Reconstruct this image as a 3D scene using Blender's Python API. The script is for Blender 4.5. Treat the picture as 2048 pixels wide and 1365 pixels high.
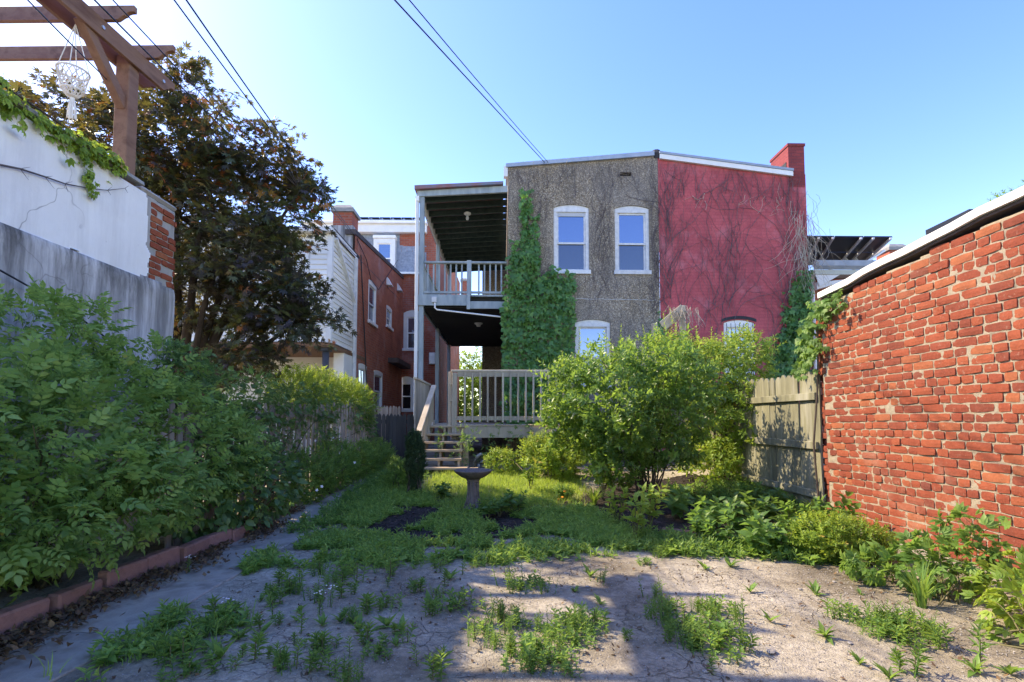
import bpy, math, random
import numpy as np
from mathutils import Vector, Matrix
random.seed(7); rng = np.random.default_rng(7)
S = bpy.context.scene
for o in list(bpy.data.objects): bpy.data.objects.remove(o)
# ------------------------------------------------------------------ camera
F = 1000.0            # focal length in photo pixels (photo 2048 wide)
HOR, VPX = 838.0, 1005.0
TILT = math.radians(3.0); YAW = math.atan((1024-VPX)/F)
PY = HOR - F*math.tan(TILT)
CAM = Vector((0, 0, 1.2))
cd = bpy.data.cameras.new('camera'); cam = bpy.data.objects.new('camera', cd)
S.collection.objects.link(cam); S.camera = cam
cd.sensor_width = 36; cd.lens = 36*F/2048; cd.clip_start = .05; cd.clip_end = 5000
cd.shift_y = (PY-682.5)/2048
cam.location = CAM
cam.rotation_euler = (math.pi/2+TILT, 0, -YAW)
RC = cam.rotation_euler.to_matrix()
S.render.resolution_x = 1024; S.render.resolution_y = 682
# ------------------------------------------------------------------ sky, sun, exposure
SUN = Vector((-4.9, 1.94, 5.0)).normalized()
w = bpy.data.worlds.new('World'); S.world = w; w.use_nodes = True
nt = w.node_tree; bg = nt.nodes['Background']
sk = nt.nodes.new('ShaderNodeTexSky'); sk.sky_type = 'NISHITA'; sk.sun_disc = False
sk.sun_elevation = math.asin(SUN.z); sk.sun_rotation = math.atan2(SUN.x, SUN.y)
sk.air_density = 1.0; sk.dust_density = 0.45; sk.ozone_density = 2.6; sk.altitude = 200
hs = nt.nodes.new('ShaderNodeHueSaturation'); hs.inputs['Saturation'].default_value = 1.3; hs.inputs['Hue'].default_value = .521
nt.links.new(sk.outputs[0], hs.inputs['Color']); nt.links.new(hs.outputs[0], bg.inputs[0]); bg.inputs[1].default_value = 0.15
sl = bpy.data.lights.new('sun', 'SUN'); so = bpy.data.objects.new('sun', sl); S.collection.objects.link(so)
sl.energy = 2.0; sl.angle = math.radians(.5); sl.color = (1, .94, .84)
so.rotation_euler = (-SUN).to_track_quat('-Z', 'Y').to_euler()
S.view_settings.view_transform = 'Standard'; S.view_settings.look = 'None'
S.view_settings.exposure = 2.15; S.view_settings.gamma = 1; S.view_settings.use_curve_mapping = False
S.view_settings.use_white_balance = True; S.view_settings.white_balance_temperature = 8700; S.view_settings.white_balance_tint = 10
S.render.engine = 'CYCLES'

# ------------------------------------------------------------------ helpers
def ray(px, py):
    return RC @ Vector(((px-1024)/F, (PY-py)/F, -1))
def P(px, py, X=None, Y=None, Z=None):
    d = ray(px, py)
    t = (X-CAM.x)/d.x if X is not None else (Y-CAM.y)/d.y if Y is not None else (Z-CAM.z)/d.z
    return CAM + d*t
def sstep(a, b, x):
    t = np.clip((np.asarray(x, float)-a)/(b-a), 0, 1); return t*t*(3-2*t)
def vnoise(x, y, s=1.0, seed=0):
    x = np.asarray(x, float)*s; y = np.asarray(y, float)*s
    def h(i, j):
        v = np.sin(i*127.1+j*311.7+seed*74.7)*43758.5453; return v-np.floor(v)
    xi, yi = np.floor(x), np.floor(y); xf, yf = x-xi, y-yi
    u, v = xf*xf*(3-2*xf), yf*yf*(3-2*yf)
    return (h(xi, yi)*(1-u)+h(xi+1, yi)*u)*(1-v)+(h(xi, yi+1)*(1-u)+h(xi+1, yi+1)*u)*v
def gz(x, y):
    x = np.asarray(x, float); y = np.asarray(y, float)
    z = .27*sstep(5.2, 9.6, y) + .05*sstep(2.6, 3.8, x)*sstep(2.5, 5, y)
    z = z + .03*(vnoise(x, y, 1.1, 1)-.5) + .012*(vnoise(x, y, 5, 2)-.5)
    return z
def G(px, py):                       # pixel -> point on the ground
    p = P(px, py, Z=0)
    for _ in range(6): p = P(px, py, Z=float(gz(p.x, p.y)))
    return p
C = S.collection
MATS = {}
class MB:
    def __init__(s): s.v = []; s.f = []
    def add(s, V, Fs):
        n = len(s.v); s.v += [tuple(p) for p in V]; s.f += [tuple(i+n for i in f) for f in Fs]; return s
    def box(s, a, b):
        x0, y0, z0 = [min(p, q) for p, q in zip(a, b)]; x1, y1, z1 = [max(p, q) for p, q in zip(a, b)]
        return s.add([(x0,y0,z0),(x1,y0,z0),(x1,y1,z0),(x0,y1,z0),(x0,y0,z1),(x1,y0,z1),(x1,y1,z1),(x0,y1,z1)],
              [(0,3,2,1),(4,5,6,7),(0,1,5,4),(1,2,6,5),(2,3,7,6),(3,0,4,7)])
    def beam(s, p, q, w, h, up=(0,0,1)):          # rectangular bar from p to q
        p, q = Vector(p), Vector(q); d = (q-p).normalized(); u = Vector(up); x = d.cross(u).normalized(); u = x.cross(d)
        c = [p+x*a*w/2+u*b*h/2 for a, b in ((-1,-1),(1,-1),(1,1),(-1,1))]+[q+x*a*w/2+u*b*h/2 for a, b in ((-1,-1),(1,-1),(1,1),(-1,1))]
        return s.add(c, [(0,1,2,3),(7,6,5,4),(1,0,4,5),(2,1,5,6),(3,2,6,7),(0,3,7,4)])
    def tube(s, pts, r, n=6, cap=True):
        pts = [Vector(p) for p in pts]; m = len(pts); rs = r if isinstance(r, (list, tuple, np.ndarray)) else [r]*m
        V = []; ref = Vector((.3,.2,1))
        for i, p in enumerate(pts):
            d = (pts[min(i+1,m-1)]-pts[max(i-1,0)])
            d = d.normalized() if d.length > 1e-9 else Vector((0,0,1))
            rr = ref if abs(d.dot(ref.normalized())) < .95 else Vector((1,0,0))
            x = d.cross(rr).normalized(); y = d.cross(x)
            V += [p+(x*math.cos(2*math.pi*k/n)+y*math.sin(2*math.pi*k/n))*rs[i] for k in range(n)]
        Fs = [(i*n+k, i*n+(k+1)%n, (i+1)*n+(k+1)%n, (i+1)*n+k) for i in range(m-1) for k in range(n)]
        if cap: Fs += [tuple(range(n)), tuple(reversed(range((m-1)*n, m*n)))]
        return s.add(V, Fs)
    def lathe(s, prof, c, n=24):
        V = [(c[0]+r*math.cos(2*math.pi*k/n), c[1]+r*math.sin(2*math.pi*k/n), c[2]+z) for r, z in prof for k in range(n)]
        return s.add(V, [(i*n+k, i*n+(k+1)%n, (i+1)*n+(k+1)%n, (i+1)*n+k) for i in range(len(prof)-1) for k in range(n)])
    def prism(s, poly, off):                      # polygon (3d points) extruded by vector
        n = len(poly); off = Vector(off); V = [Vector(p) for p in poly]+[Vector(p)+off for p in poly]
        return s.add(V, [tuple(range(n)), tuple(reversed(range(n, 2*n)))]+[(i, i+n, (i+1)%n+n, (i+1)%n) for i in range(n)])
    def build(s, name, m, parent=None, smooth=False, bevel=0):
        me = bpy.data.meshes.new(name); me.from_pydata(s.v, [], s.f); me.update()
        import bmesh
        b = bmesh.new(); b.from_mesh(me); bmesh.ops.recalc_face_normals(b, faces=b.faces)
        if bevel: bmesh.ops.bevel(b, geom=[e for e in b.edges if len(e.link_faces) == 2 and e.calc_face_angle() > .6], offset=bevel, segments=1, affect='EDGES', clamp_overlap=True)
        b.to_mesh(me); b.free()
        if smooth: me.shade_smooth()
        return obj(name, me, m, parent)
def obj(name, me, m, parent=None):
    o = bpy.data.objects.new(name, me); C.objects.link(o)
    if m is not None and not len(me.materials): me.materials.append(MATS[m] if isinstance(m, str) else m)
    if parent is not None: par(o, parent)
    return o
def par(o, parent):
    o.parent = parent; o.matrix_parent_inverse = WM[parent.name].inverted() if parent.name in WM else Matrix.Identity(4)
WM = {}
def tag(o, label=None, cat=None, group=None, kind=None):
    for k, v in (('label', label), ('category', cat), ('group', group), ('kind', kind)):
        if v: o[k] = v
    return o
def thing(name, label, cat, loc=(0,0,0), group=None):
    o = bpy.data.objects.new(name, None); C.objects.link(o); o.location = loc; o.empty_display_size = .1
    WM[o.name] = Matrix.Translation(Vector(loc)); return tag(o, label, cat, group)
def copy_tree(o, parent=None):
    c = o.copy(); C.objects.link(c)
    if parent is not None: c.parent = parent
    for ch in list(o.children): copy_tree(ch, c)
    return c
def tri_mesh(name, V, T, rnd=None):
    me = bpy.data.meshes.new(name); V = np.ascontiguousarray(V, np.float32); T = np.ascontiguousarray(T, np.int32)
    me.vertices.add(len(V)); me.vertices.foreach_set('co', V.ravel())
    me.loops.add(T.size); me.loops.foreach_set('vertex_index', T.ravel())
    me.polygons.add(len(T)); me.polygons.foreach_set('loop_start', np.arange(0, T.size, 3, dtype=np.int32))
    me.update(calc_edges=True)
    if rnd is not None:
        a = me.attributes.new('rnd', 'FLOAT', 'POINT'); a.data.foreach_set('value', np.ascontiguousarray(rnd, np.float32))
    return me
# ------------------------------------------------------------------ materials
def newmat(name):
    m = bpy.data.materials.new(name); m.use_nodes = True; MATS[name] = m
    n = m.node_tree.nodes; return m, m.node_tree, n, n['Principled BSDF'], m.node_tree.links
def rgba(c): return (*c, 1)
def noise(nt, scale, detail=4, rough=.6, vec=None, dist=0):
    n = nt.nodes.new('ShaderNodeTexNoise'); n.inputs['Scale'].default_value = scale; n.inputs['Detail'].default_value = detail
    n.inputs['Roughness'].default_value = rough; n.inputs['Distortion'].default_value = dist
    if vec is not None: nt.links.new(vec, n.inputs['Vector'])
    return n.outputs['Fac']
def ramp(nt, fac, stops, interp='LINEAR'):
    r = nt.nodes.new('ShaderNodeValToRGB'); r.color_ramp.interpolation = interp
    el = r.color_ramp.elements
    while len(el) < len(stops): el.new(.5)
    for e, (p, c) in zip(el, stops): e.position = p; e.color = rgba(c) if len(c) == 3 else c
    nt.links.new(fac, r.inputs[0]); return r.outputs[0]
def mixc(nt, fac, a, b, mode='MIX'):
    m = nt.nodes.new('ShaderNodeMix'); m.data_type = 'RGBA'; m.blend_type = mode
    for i, v in ((0, fac), (6, a), (7, b)):
        if isinstance(v, (int, float)): m.inputs[i].default_value = v
        elif isinstance(v, (tuple, list)): m.inputs[i].default_value = rgba(v)
        else: nt.links.new(v, m.inputs[i])
    return m.outputs[2]
def mth(nt, op, a, b=0.0):
    m = nt.nodes.new('ShaderNodeMath'); m.operation = op
    for i, v in ((0, a), (1, b)):
        if isinstance(v, (int, float)): m.inputs[i].default_value = v
        else: nt.links.new(v, m.inputs[i])
    return m.outputs[0]
def coords(nt, st=(1,1,1)):
    t = nt.nodes.new('ShaderNodeTexCoord'); mp = nt.nodes.new('ShaderNodeMapping'); mp.inputs['Scale'].default_value = st
    nt.links.new(t.outputs['Object'], mp.inputs[0]); return mp.outputs[0]
def bumpn(nt, bs, h, strength=.5, dist=.01, prev=None):
    b = nt.nodes.new('ShaderNodeBump'); b.inputs['Strength'].default_value = strength; b.inputs['Distance'].default_value = dist
    nt.links.new(h, b.inputs['Height'])
    if prev is not None: nt.links.new(prev, b.inputs['Normal'])
    nt.links.new(b.outputs[0], bs.inputs['Normal']); return b.outputs[0]
def mat(name, c1, c2, scale=6, rough=.8, bump=.4, bscale=60, dist=.004, st=(1,1,1), spec=.3, c3=None, metal=0):
    m, nt, n, bs, L = newmat(name); v = coords(nt, st)
    f = noise(nt, scale, 6, .65, v)
    stops = [(.3, c1), (.7, c2)] if c3 is None else [(.28, c1), (.5, c2), (.72, c3)]
    col = ramp(nt, f, stops)
    oi = nt.nodes.new('ShaderNodeObjectInfo'); var = mth(nt, 'MULTIPLY_ADD', oi.outputs['Random'], .3); nt.nodes[-1].inputs[2].default_value = .85
    col = mixc(nt, 1.0, col, var, 'MULTIPLY') if False else col
    hv = nt.nodes.new('ShaderNodeHueSaturation'); L.new(col, hv.inputs['Color']); L.new(var, hv.inputs['Value'])
    L.new(hv.outputs[0], bs.inputs['Base Color'])
    bs.inputs['Roughness'].default_value = rough; bs.inputs['Specular IOR Level'].default_value = spec; bs.inputs['Metallic'].default_value = metal
    if bump: bumpn(nt, bs, noise(nt, bscale, 5, .7, v), bump, dist)
    return m
def leafmat(name, stops, trans, tfac=.35, rough=.5, spec=.35):
    m, nt, n, bs, L = newmat(name)
    a = nt.nodes.new('ShaderNodeAttribute'); a.attribute_name = 'rnd'
    oi = nt.nodes.new('ShaderNodeObjectInfo')
    f = mth(nt, 'FRACT', mth(nt, 'ADD', a.outputs['Fac'], mth(nt, 'MULTIPLY', oi.outputs['Random'], .12)))
    col = ramp(nt, f, stops)
    L.new(col, bs.inputs['Base Color']); bs.inputs['Roughness'].default_value = rough; bs.inputs['Specular IOR Level'].default_value = spec
    t = nt.nodes.new('ShaderNodeBsdfTranslucent'); L.new(mixc(nt, .65, col, trans), t.inputs[0])
    mx = nt.nodes.new('ShaderNodeMixShader'); mx.inputs[0].default_value = tfac
    L.new(bs.outputs[0], mx.inputs[1]); L.new(t.outputs[0], mx.inputs[2]); L.new(mx.outputs[0], n['Material Output'].inputs[0])
    return m
def brickmat(name, plane, c1, c2, mortar, msize=.012, bw=.215, bh=.075, bump=.6, patch=None, rough=.85, vary=.5):
    m, nt, n, bs, L = newmat(name); v = coords(nt)
    sx = nt.nodes.new('ShaderNodeSeparateXYZ'); L.new(v, sx.inputs[0]); cb = nt.nodes.new('ShaderNodeCombineXYZ')
    L.new(sx.outputs[0 if plane == 'xz' else 1], cb.inputs[0]); L.new(sx.outputs[2], cb.inputs[1])
    b = nt.nodes.new('ShaderNodeTexBrick'); L.new(cb.outputs[0], b.inputs[0])
    b.inputs['Scale'].default_value = 1; b.inputs['Brick Width'].default_value = bw; b.inputs['Row Height'].default_value = bh
    b.inputs['Mortar Size'].default_value = msize; b.inputs['Mortar Smooth'].default_value = .4; b.inputs['Bias'].default_value = 0
    b.inputs['Color1'].default_value = rgba(c1); b.inputs['Color2'].default_value = rgba(c2); b.inputs['Mortar'].default_value = rgba(mortar)
    f = noise(nt, 1.3, 6, .65, v); f2 = noise(nt, 35, 4, .6, v)
    col = mixc(nt, vary, b.outputs['Color'], ramp(nt, f, [(.3, (.55,.55,.55)), (.65, (1.15,1.1,1.05))]), 'MULTIPLY')
    col = mixc(nt, .35, col, ramp(nt, f2, [(.3, (.6,.6,.6)), (.7, (1.2,1.2,1.2))]), 'MULTIPLY')
    if patch:
        pf = ramp(nt, noise(nt, .9, 6, .7, v), [(.54, (0,0,0)), (.68, (1,1,1))]); col = mixc(nt, pf, col, mixc(nt, .4, col, patch))
    L.new(col, bs.inputs['Base Color']); bs.inputs['Roughness'].default_value = rough; bs.inputs['Specular IOR Level'].default_value = .2
    h = mth(nt, 'ADD', mth(nt, 'MULTIPLY', b.outputs['Fac'], -1.0), mth(nt, 'MULTIPLY', f2, .5))
    bumpn(nt, bs, h, bump, .008); return m

mat('white_trim', (.72,.72,.70), (.82,.82,.80), 5, .5, .15)
mat('old_white', (.52,.53,.54), (.74,.74,.73), 9, .6, .3)
mat('porch_paint', (.20,.25,.27), (.36,.41,.42), 7, .65, .4, 50, st=(1,1,.25))
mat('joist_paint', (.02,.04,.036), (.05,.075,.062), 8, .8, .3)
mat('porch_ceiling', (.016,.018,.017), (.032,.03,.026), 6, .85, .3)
mat('deck_wood', (.42,.33,.23), (.60,.50,.37), 5, .75, .4, 40, st=(1,1,.2))
mat('tread_wood', (.36,.25,.15), (.54,.41,.27), 6, .75, .4, 40, st=(.2,1,1))
mat('pergola_wood', (.11,.045,.028), (.24,.13,.085), 6, .7, .4, 40, st=(1,.2,1), c3=(.17,.075,.05))
mat('picket_wood', (.20,.155,.125), (.42,.35,.29), 6, .85, .5, 50, st=(1,1,.15))
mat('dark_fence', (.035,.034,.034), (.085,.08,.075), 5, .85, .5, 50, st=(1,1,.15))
mat('moss_fence', (.10,.098,.07), (.20,.19,.12), 3.5, .85, .9, 40, st=(2,2,.25), c3=(.31,.30,.235))
mat('siding', (.74,.73,.68), (.80,.79,.74), 3, .55, .1)
mat('soffit_wood', (.17,.085,.045), (.26,.14,.075), 5, .7, .3, st=(.3,1,1))
mat('dark_post', (.05,.052,.06), (.08,.08,.09), 5, .6, .2)
mat('slate', (.16,.19,.24), (.30,.34,.40), 12, .6, .4)
mat('metal', (.42,.44,.47), (.55,.57,.6), 10, .4, .1, metal=.6)
mat('roof_metal', (.22,.28,.36), (.34,.40,.48), 4, .5, .2)
mat('rust_metal', (.16,.20,.26), (.30,.10,.08), 3, .6, .3)
mat('solar_back', (.012,.016,.024), (.022,.028,.04), 3, .4, 0)
mat('alu', (.62,.64,.66), (.7,.72,.74), 10, .45, .1)
mat('tar', (.02,.02,.024), (.05,.05,.055), 8, .8, .4)
mat('cap_stone', (.20,.20,.19), (.33,.32,.30), 10, .9, .6)
mat('bark', (.045,.032,.024), (.11,.085,.065), 9, .9, .8, 30, .01, st=(1,1,.3))
mat('stem', (.08,.075,.035), (.16,.14,.07), 9, .8, .3)
mat('dead_vine', (.075,.06,.07), (.16,.13,.13), 4, .9, .3)
mat('pale_vine', (.30,.25,.19), (.48,.42,.34), 4, .9, .3)
mat('wire', (.012,.013,.02), (.02,.02,.028), 4, .5, 0)
mat('macrame', (.62,.58,.52), (.76,.73,.68), 30, .95, .4)
mat('bath_stone', (.075,.062,.055), (.17,.145,.13), 14, .9, .7, 60, .006, c3=(.125,.09,.085))
mat('pink_block', (.12,.062,.05), (.30,.155,.125), 7, .9, .9, 60, .008, c3=(.23,.12,.10))
mat('concrete', (.13,.105,.08), (.40,.35,.285), 2.8, .9, .9, 45, .012, c3=(.26,.22,.175))
mat('mulch', (.018,.014,.013), (.06,.045,.038), 14, .95, .9, 45, .03)
mat('chip', (.035,.026,.024), (.13,.095,.08), 3, .95, .3)
mat('stone', (.22,.20,.18), (.42,.39,.35), 20, .9, .6)
mat('mortar', (.20,.165,.125), (.40,.335,.245), 11, .95, 1.0, 110, .014, c3=(.30,.25,.185))
mat('grey_box', (.45,.47,.48), (.52,.54,.55), 4, .5, .1)
mat('soffit_dark', (.06,.045,.04), (.12,.09,.08), 5, .8, .2)
mat('beige_wall', (.50,.42,.30), (.62,.54,.40), 3, .8, .3)
mat('eave_cream', (.42,.44,.38), (.5,.52,.45), 3, .6, .1)
mat('flower_orange', (.8,.25,.02), (.9,.35,.03), 20, .6, 0)
mat('flower_white', (.75,.72,.76), (.85,.82,.85), 20, .6, 0)
mat('interior', (.010,.010,.012), (.02,.02,.022), 3, .9, 0)
mat('blind', (.50,.52,.55), (.58,.60,.62), 3, .8, 0)
brickmat('red_paint', 'xz', (.50,.098,.112), (.55,.115,.128), (.45,.092,.105), .008, bump=.22, vary=.65, patch=(.60,.27,.30))
brickmat('chimney_red', 'xz', (.24,.05,.052), (.31,.06,.06), (.21,.055,.06), .010, bump=.6)
brickmat('brick_side', 'yz', (.42,.105,.055), (.52,.15,.08), (.36,.21,.16), .010, patch=(.48,.36,.32), vary=.6)
brickmat('brick_back', 'xz', (.36,.09,.055), (.46,.125,.075), (.33,.19,.155), .010, patch=(.42,.32,.30), vary=.6)
# rendered white plaster with fine grime
def plaster(name, base, base2, streak, samt, crack):
    m, nt, n, bs, L = newmat(name); v = coords(nt)
    col = ramp(nt, noise(nt, 1.6, 7, .65, v), [(.3, base), (.7, base2)])
    vs = coords(nt, (3, 3, .35)); s = ramp(nt, noise(nt, 1.7, 7, .7, vs), [(.5-.12*samt, (0,0,0)), (.78, (1,1,1))])
    col = mixc(nt, mth(nt, 'MULTIPLY', s, samt), col, streak)
    if samt > .6:
        sx = nt.nodes.new('ShaderNodeSeparateXYZ'); L.new(v, sx.inputs[0]); led = ramp(nt, mth(nt, 'DIVIDE', sx.outputs[2], 2.8), [(.62, (.25,.25,.25)), (.97, (1,1,1))])
        s2 = ramp(nt, noise(nt, 2.2, 6, .7, coords(nt, (2.2, 2.2, .22))), [(.42, (0,0,0)), (.62, (1,1,1))]); col = mixc(nt, mth(nt, 'MULTIPLY', mth(nt, 'MULTIPLY', s2, led), .85), col, (.10,.095,.09))
        s3 = ramp(nt, noise(nt, 1.1, 7, .75, coords(nt, (2.0, 2.0, .5))), [(.52, (0,0,0)), (.66, (1,1,1))]); l3 = ramp(nt, mth(nt, 'DIVIDE', sx.outputs[2], 2.8), [(.78, (0,0,0)), (.99, (1,1,1))]); col = mixc(nt, mth(nt, 'MULTIPLY', mth(nt, 'MULTIPLY', s3, l3), .95), col, (.035,.033,.032))
    spots = ramp(nt, noise(nt, 14, 3, .6, v), [(.70, (0,0,0)), (.78, (1,1,1))]); col = mixc(nt, mth(nt, 'MULTIPLY', spots, .4), col, streak)
    vo = nt.nodes.new('ShaderNodeTexVoronoi'); vo.feature = 'DISTANCE_TO_EDGE'; vo.inputs['Scale'].default_value = .9
    wv = nt.nodes.new('ShaderNodeVectorMath'); nz = nt.nodes.new('ShaderNodeTexNoise'); nz.inputs['Scale'].default_value = 3; L.new(v, nz.inputs[0])
    wv.operation = 'MULTIPLY_ADD'; L.new(nz.outputs['Color'], wv.inputs[0]); wv.inputs[1].default_value = (.5,.5,.5); L.new(v, wv.inputs[2])
    L.new(wv.outputs[0], vo.inputs['Vector'])
    cr = ramp(nt, vo.outputs['Distance'], [(0, (1,1,1)), (.006, (0,0,0))]); gate = ramp(nt, noise(nt, .8, 2, .5, v), [(.52, (0,0,0)), (.6, (1,1,1))])
    ck = mth(nt, 'MULTIPLY', mth(nt, 'MULTIPLY', cr, gate), crack); col = mixc(nt, ck, col, (.12,.11,.11))
    L.new(col, bs.inputs['Base Color']); bs.inputs['Roughness'].default_value = .9; bs.inputs['Specular IOR Level'].default_value = .2
    bumpn(nt, bs, mth(nt, 'ADD', noise(nt, 5, 6, .6, v), mth(nt, 'MULTIPLY', noise(nt, 60, 4, .6, v), .2)), .5, .02)
plaster('plaster', (.68,.665,.66), (.78,.77,.76), (.34,.32,.32), .35, .7)
plaster('plaster_low', (.50,.485,.48), (.68,.66,.65), (.055,.053,.055), .9, .5)
plaster('parge', (.27,.26,.25), (.40,.38,.36), (.15,.14,.13), .5, .4)
# pebble-dash stucco
m, nt, n, bs, L = newmat('pebbledash'); v = coords(nt)
vo = nt.nodes.new('ShaderNodeTexVoronoi'); vo.inputs['Scale'].default_value = 58; L.new(v, vo.inputs['Vector'])
sr = nt.nodes.new('ShaderNodeSeparateColor'); L.new(vo.outputs['Color'], sr.inputs[0])
col = ramp(nt, sr.outputs[0], [(0, (.15,.12,.088)), (.45, (.27,.212,.15)), (.8, (.38,.305,.22)), (1, (.55,.47,.37))])
col = mixc(nt, ramp(nt, noise(nt, .7, 5, .7, v), [(.42, (0,0,0)), (.66, (.75,.75,.75))]), col, mixc(nt, .55, col, (.20,.195,.20)))
st_ = ramp(nt, noise(nt, 1.4, 7, .75, coords(nt, (2.2, 2.2, .45))), [(.48, (0,0,0)), (.68, (.75,.75,.75))]); col = mixc(nt, st_, col, mixc(nt, .35, (.075,.068,.065), col))
L.new(col, bs.inputs['Base Color']); bs.inputs['Roughness'].default_value = .9; bs.inputs['Specular IOR Level'].default_value = .2
bumpn(nt, bs, vo.outputs['Distance'], 1.0, -.007)
# real bricks: each one its own tone
m, nt, n, bs, L = newmat('old_brick'); v = coords(nt)
oi = nt.nodes.new('ShaderNodeObjectInfo'); at = nt.nodes.new('ShaderNodeAttribute'); at.attribute_name = 'rnd'
geo = nt.nodes.new('ShaderNodeNewGeometry')
f = mth(nt, 'FRACT', mth(nt, 'ADD', oi.outputs['Random'], at.outputs['Fac']))
col = ramp(nt, f, [(0, (.215,.06,.04)), (.2, (.26,.066,.04)), (.55, (.295,.076,.043)), (.85, (.33,.09,.048)), (.96, (.36,.12,.06)), (1, (.19,.06,.045))])
wn = noise(nt, 9, 5, .7, geo.outputs['Position']); w2 = noise(nt, 70, 4, .7, geo.outputs['Position'])
col = mixc(nt, .6, col, ramp(nt, wn, [(.3, (.62,.58,.58)), (.7, (1.15,1.12,1.1))]), 'MULTIPLY')
col = mixc(nt, .5, col, ramp(nt, w2, [(.3, (.6,.6,.6)), (.7, (1.2,1.2,1.2))]), 'MULTIPLY')
lime = ramp(nt, noise(nt, 26, 5, .75, geo.outputs['Position']), [(.60, (0,0,0)), (.72, (.7,.7,.7))]); col = mixc(nt, lime, col, (.36,.25,.19))
big_ = noise(nt, 1.5, 6, .7, geo.outputs['Position']); col = mixc(nt, ramp(nt, big_, [(.28, (.55,.55,.55)), (.45, (0,0,0))]), col, mixc(nt, .5, col, (.09,.065,.055))); col = mixc(nt, ramp(nt, big_, [(.58, (0,0,0)), (.75, (.45,.45,.45))]), col, (.36,.24,.18))
L.new(col, bs.inputs['Base Color']); bs.inputs['Roughness'].default_value = .9; bs.inputs['Specular IOR Level'].default_value = .15
bumpn(nt, bs, mth(nt, 'ADD', noise(nt, 30, 5, .7, geo.outputs['Position']), w2), .7, .006)
# earth with drying cracks
m, nt, n, bs, L = newmat('dirt'); v = coords(nt)
nz = nt.nodes.new('ShaderNodeTexNoise'); nz.inputs['Scale'].default_value = 4; nz.inputs['Detail'].default_value = 4; L.new(v, nz.inputs[0])
wv = nt.nodes.new('ShaderNodeVectorMath'); wv.operation = 'MULTIPLY_ADD'; L.new(nz.outputs['Color'], wv.inputs[0]); wv.inputs[1].default_value = (.28,.28,.28); L.new(v, wv.inputs[2])
def crack(scale, wd):
    vo = nt.nodes.new('ShaderNodeTexVoronoi'); vo.feature = 'DISTANCE_TO_EDGE'; vo.inputs['Scale'].default_value = scale; L.new(wv.outputs[0], vo.inputs['Vector'])
    return ramp(nt, vo.outputs['Distance'], [(0, (1,1,1)), (wd, (0,0,0))])
big = noise(nt, .9, 6, .65, v)
gate = ramp(nt, noise(nt, 1.4, 4, .6, v), [(.46, (0,0,0)), (.6, (1,1,1))])
ck = mth(nt, 'MULTIPLY', mth(nt, 'MAXIMUM', crack(3.0, .014), mth(nt, 'MULTIPLY', crack(8, .022), .7)), gate)
col = ramp(nt, big, [(.32, (.15,.125,.09)), (.45, (.28,.243,.18)), (.55, (.405,.362,.28)), (.7, (.51,.465,.37))])
col = mixc(nt, .7, col, ramp(nt, noise(nt, 22, 8, .8, v), [(.34, (.42,.4,.38)), (.64, (1.2,1.2,1.2))]), 'MULTIPLY')
gr = ramp(nt, noise(nt, 130, 2, .6, v), [(.66, (0,0,0)), (.71, (1,1,1))]); col = mixc(nt, mth(nt, 'MULTIPLY', gr, .7), col, (.46,.43,.40))
col = mixc(nt, mth(nt, 'MULTIPLY', ck, .8), col, (.09,.068,.05))
L.new(col, bs.inputs['Base Color']); bs.inputs['Roughness'].default_value = .95; bs.inputs['Specular IOR Level'].default_value = .1
h = mth(nt, 'ADD', mth(nt, 'MULTIPLY', ck, -.7), mth(nt, 'ADD', mth(nt, 'MULTIPLY', noise(nt, 12, 6, .7, v), 1.2), mth(nt, 'MULTIPLY', noise(nt, 90, 3, .6, v), .5)))
bumpn(nt, bs, h, .9, .02)
# window glass: mostly mirror of the sky over a dark room
m, nt, n, bs, L = newmat('glass'); bs.inputs['Base Color'].default_value = (.03,.05,.085,1); bs.inputs['Roughness'].default_value = .04
gl = nt.nodes.new('ShaderNodeBsdfGlossy'); gl.inputs['Roughness'].default_value = .03; gl.inputs[0].default_value = (.6,.74,1,1)
mx = nt.nodes.new('ShaderNodeMixShader'); mx.inputs[0].default_value = .3; L.new(bs.outputs[0], mx.inputs[1]); L.new(gl.outputs[0], mx.inputs[2]); L.new(mx.outputs[0], n['Material Output'].inputs[0])
m, nt, n, bs, L = newmat('dark_glass'); bs.inputs['Base Color'].default_value = (.012,.013,.016,1); bs.inputs['Roughness'].default_value = .06
m, nt, n, bs, L = newmat('screen_glass'); bs.inputs['Base Color'].default_value = (.035,.042,.055,1); bs.inputs['Roughness'].default_value = .12
gl = nt.nodes.new('ShaderNodeBsdfGlossy'); gl.inputs['Roughness'].default_value = .12; gl.inputs[0].default_value = (.55,.65,.85,1)
mx = nt.nodes.new('ShaderNodeMixShader'); mx.inputs[0].default_value = .13; L.new(bs.outputs[0], mx.inputs[1]); L.new(gl.outputs[0], mx.inputs[2]); L.new(mx.outputs[0], n['Material Output'].inputs[0])
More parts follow.
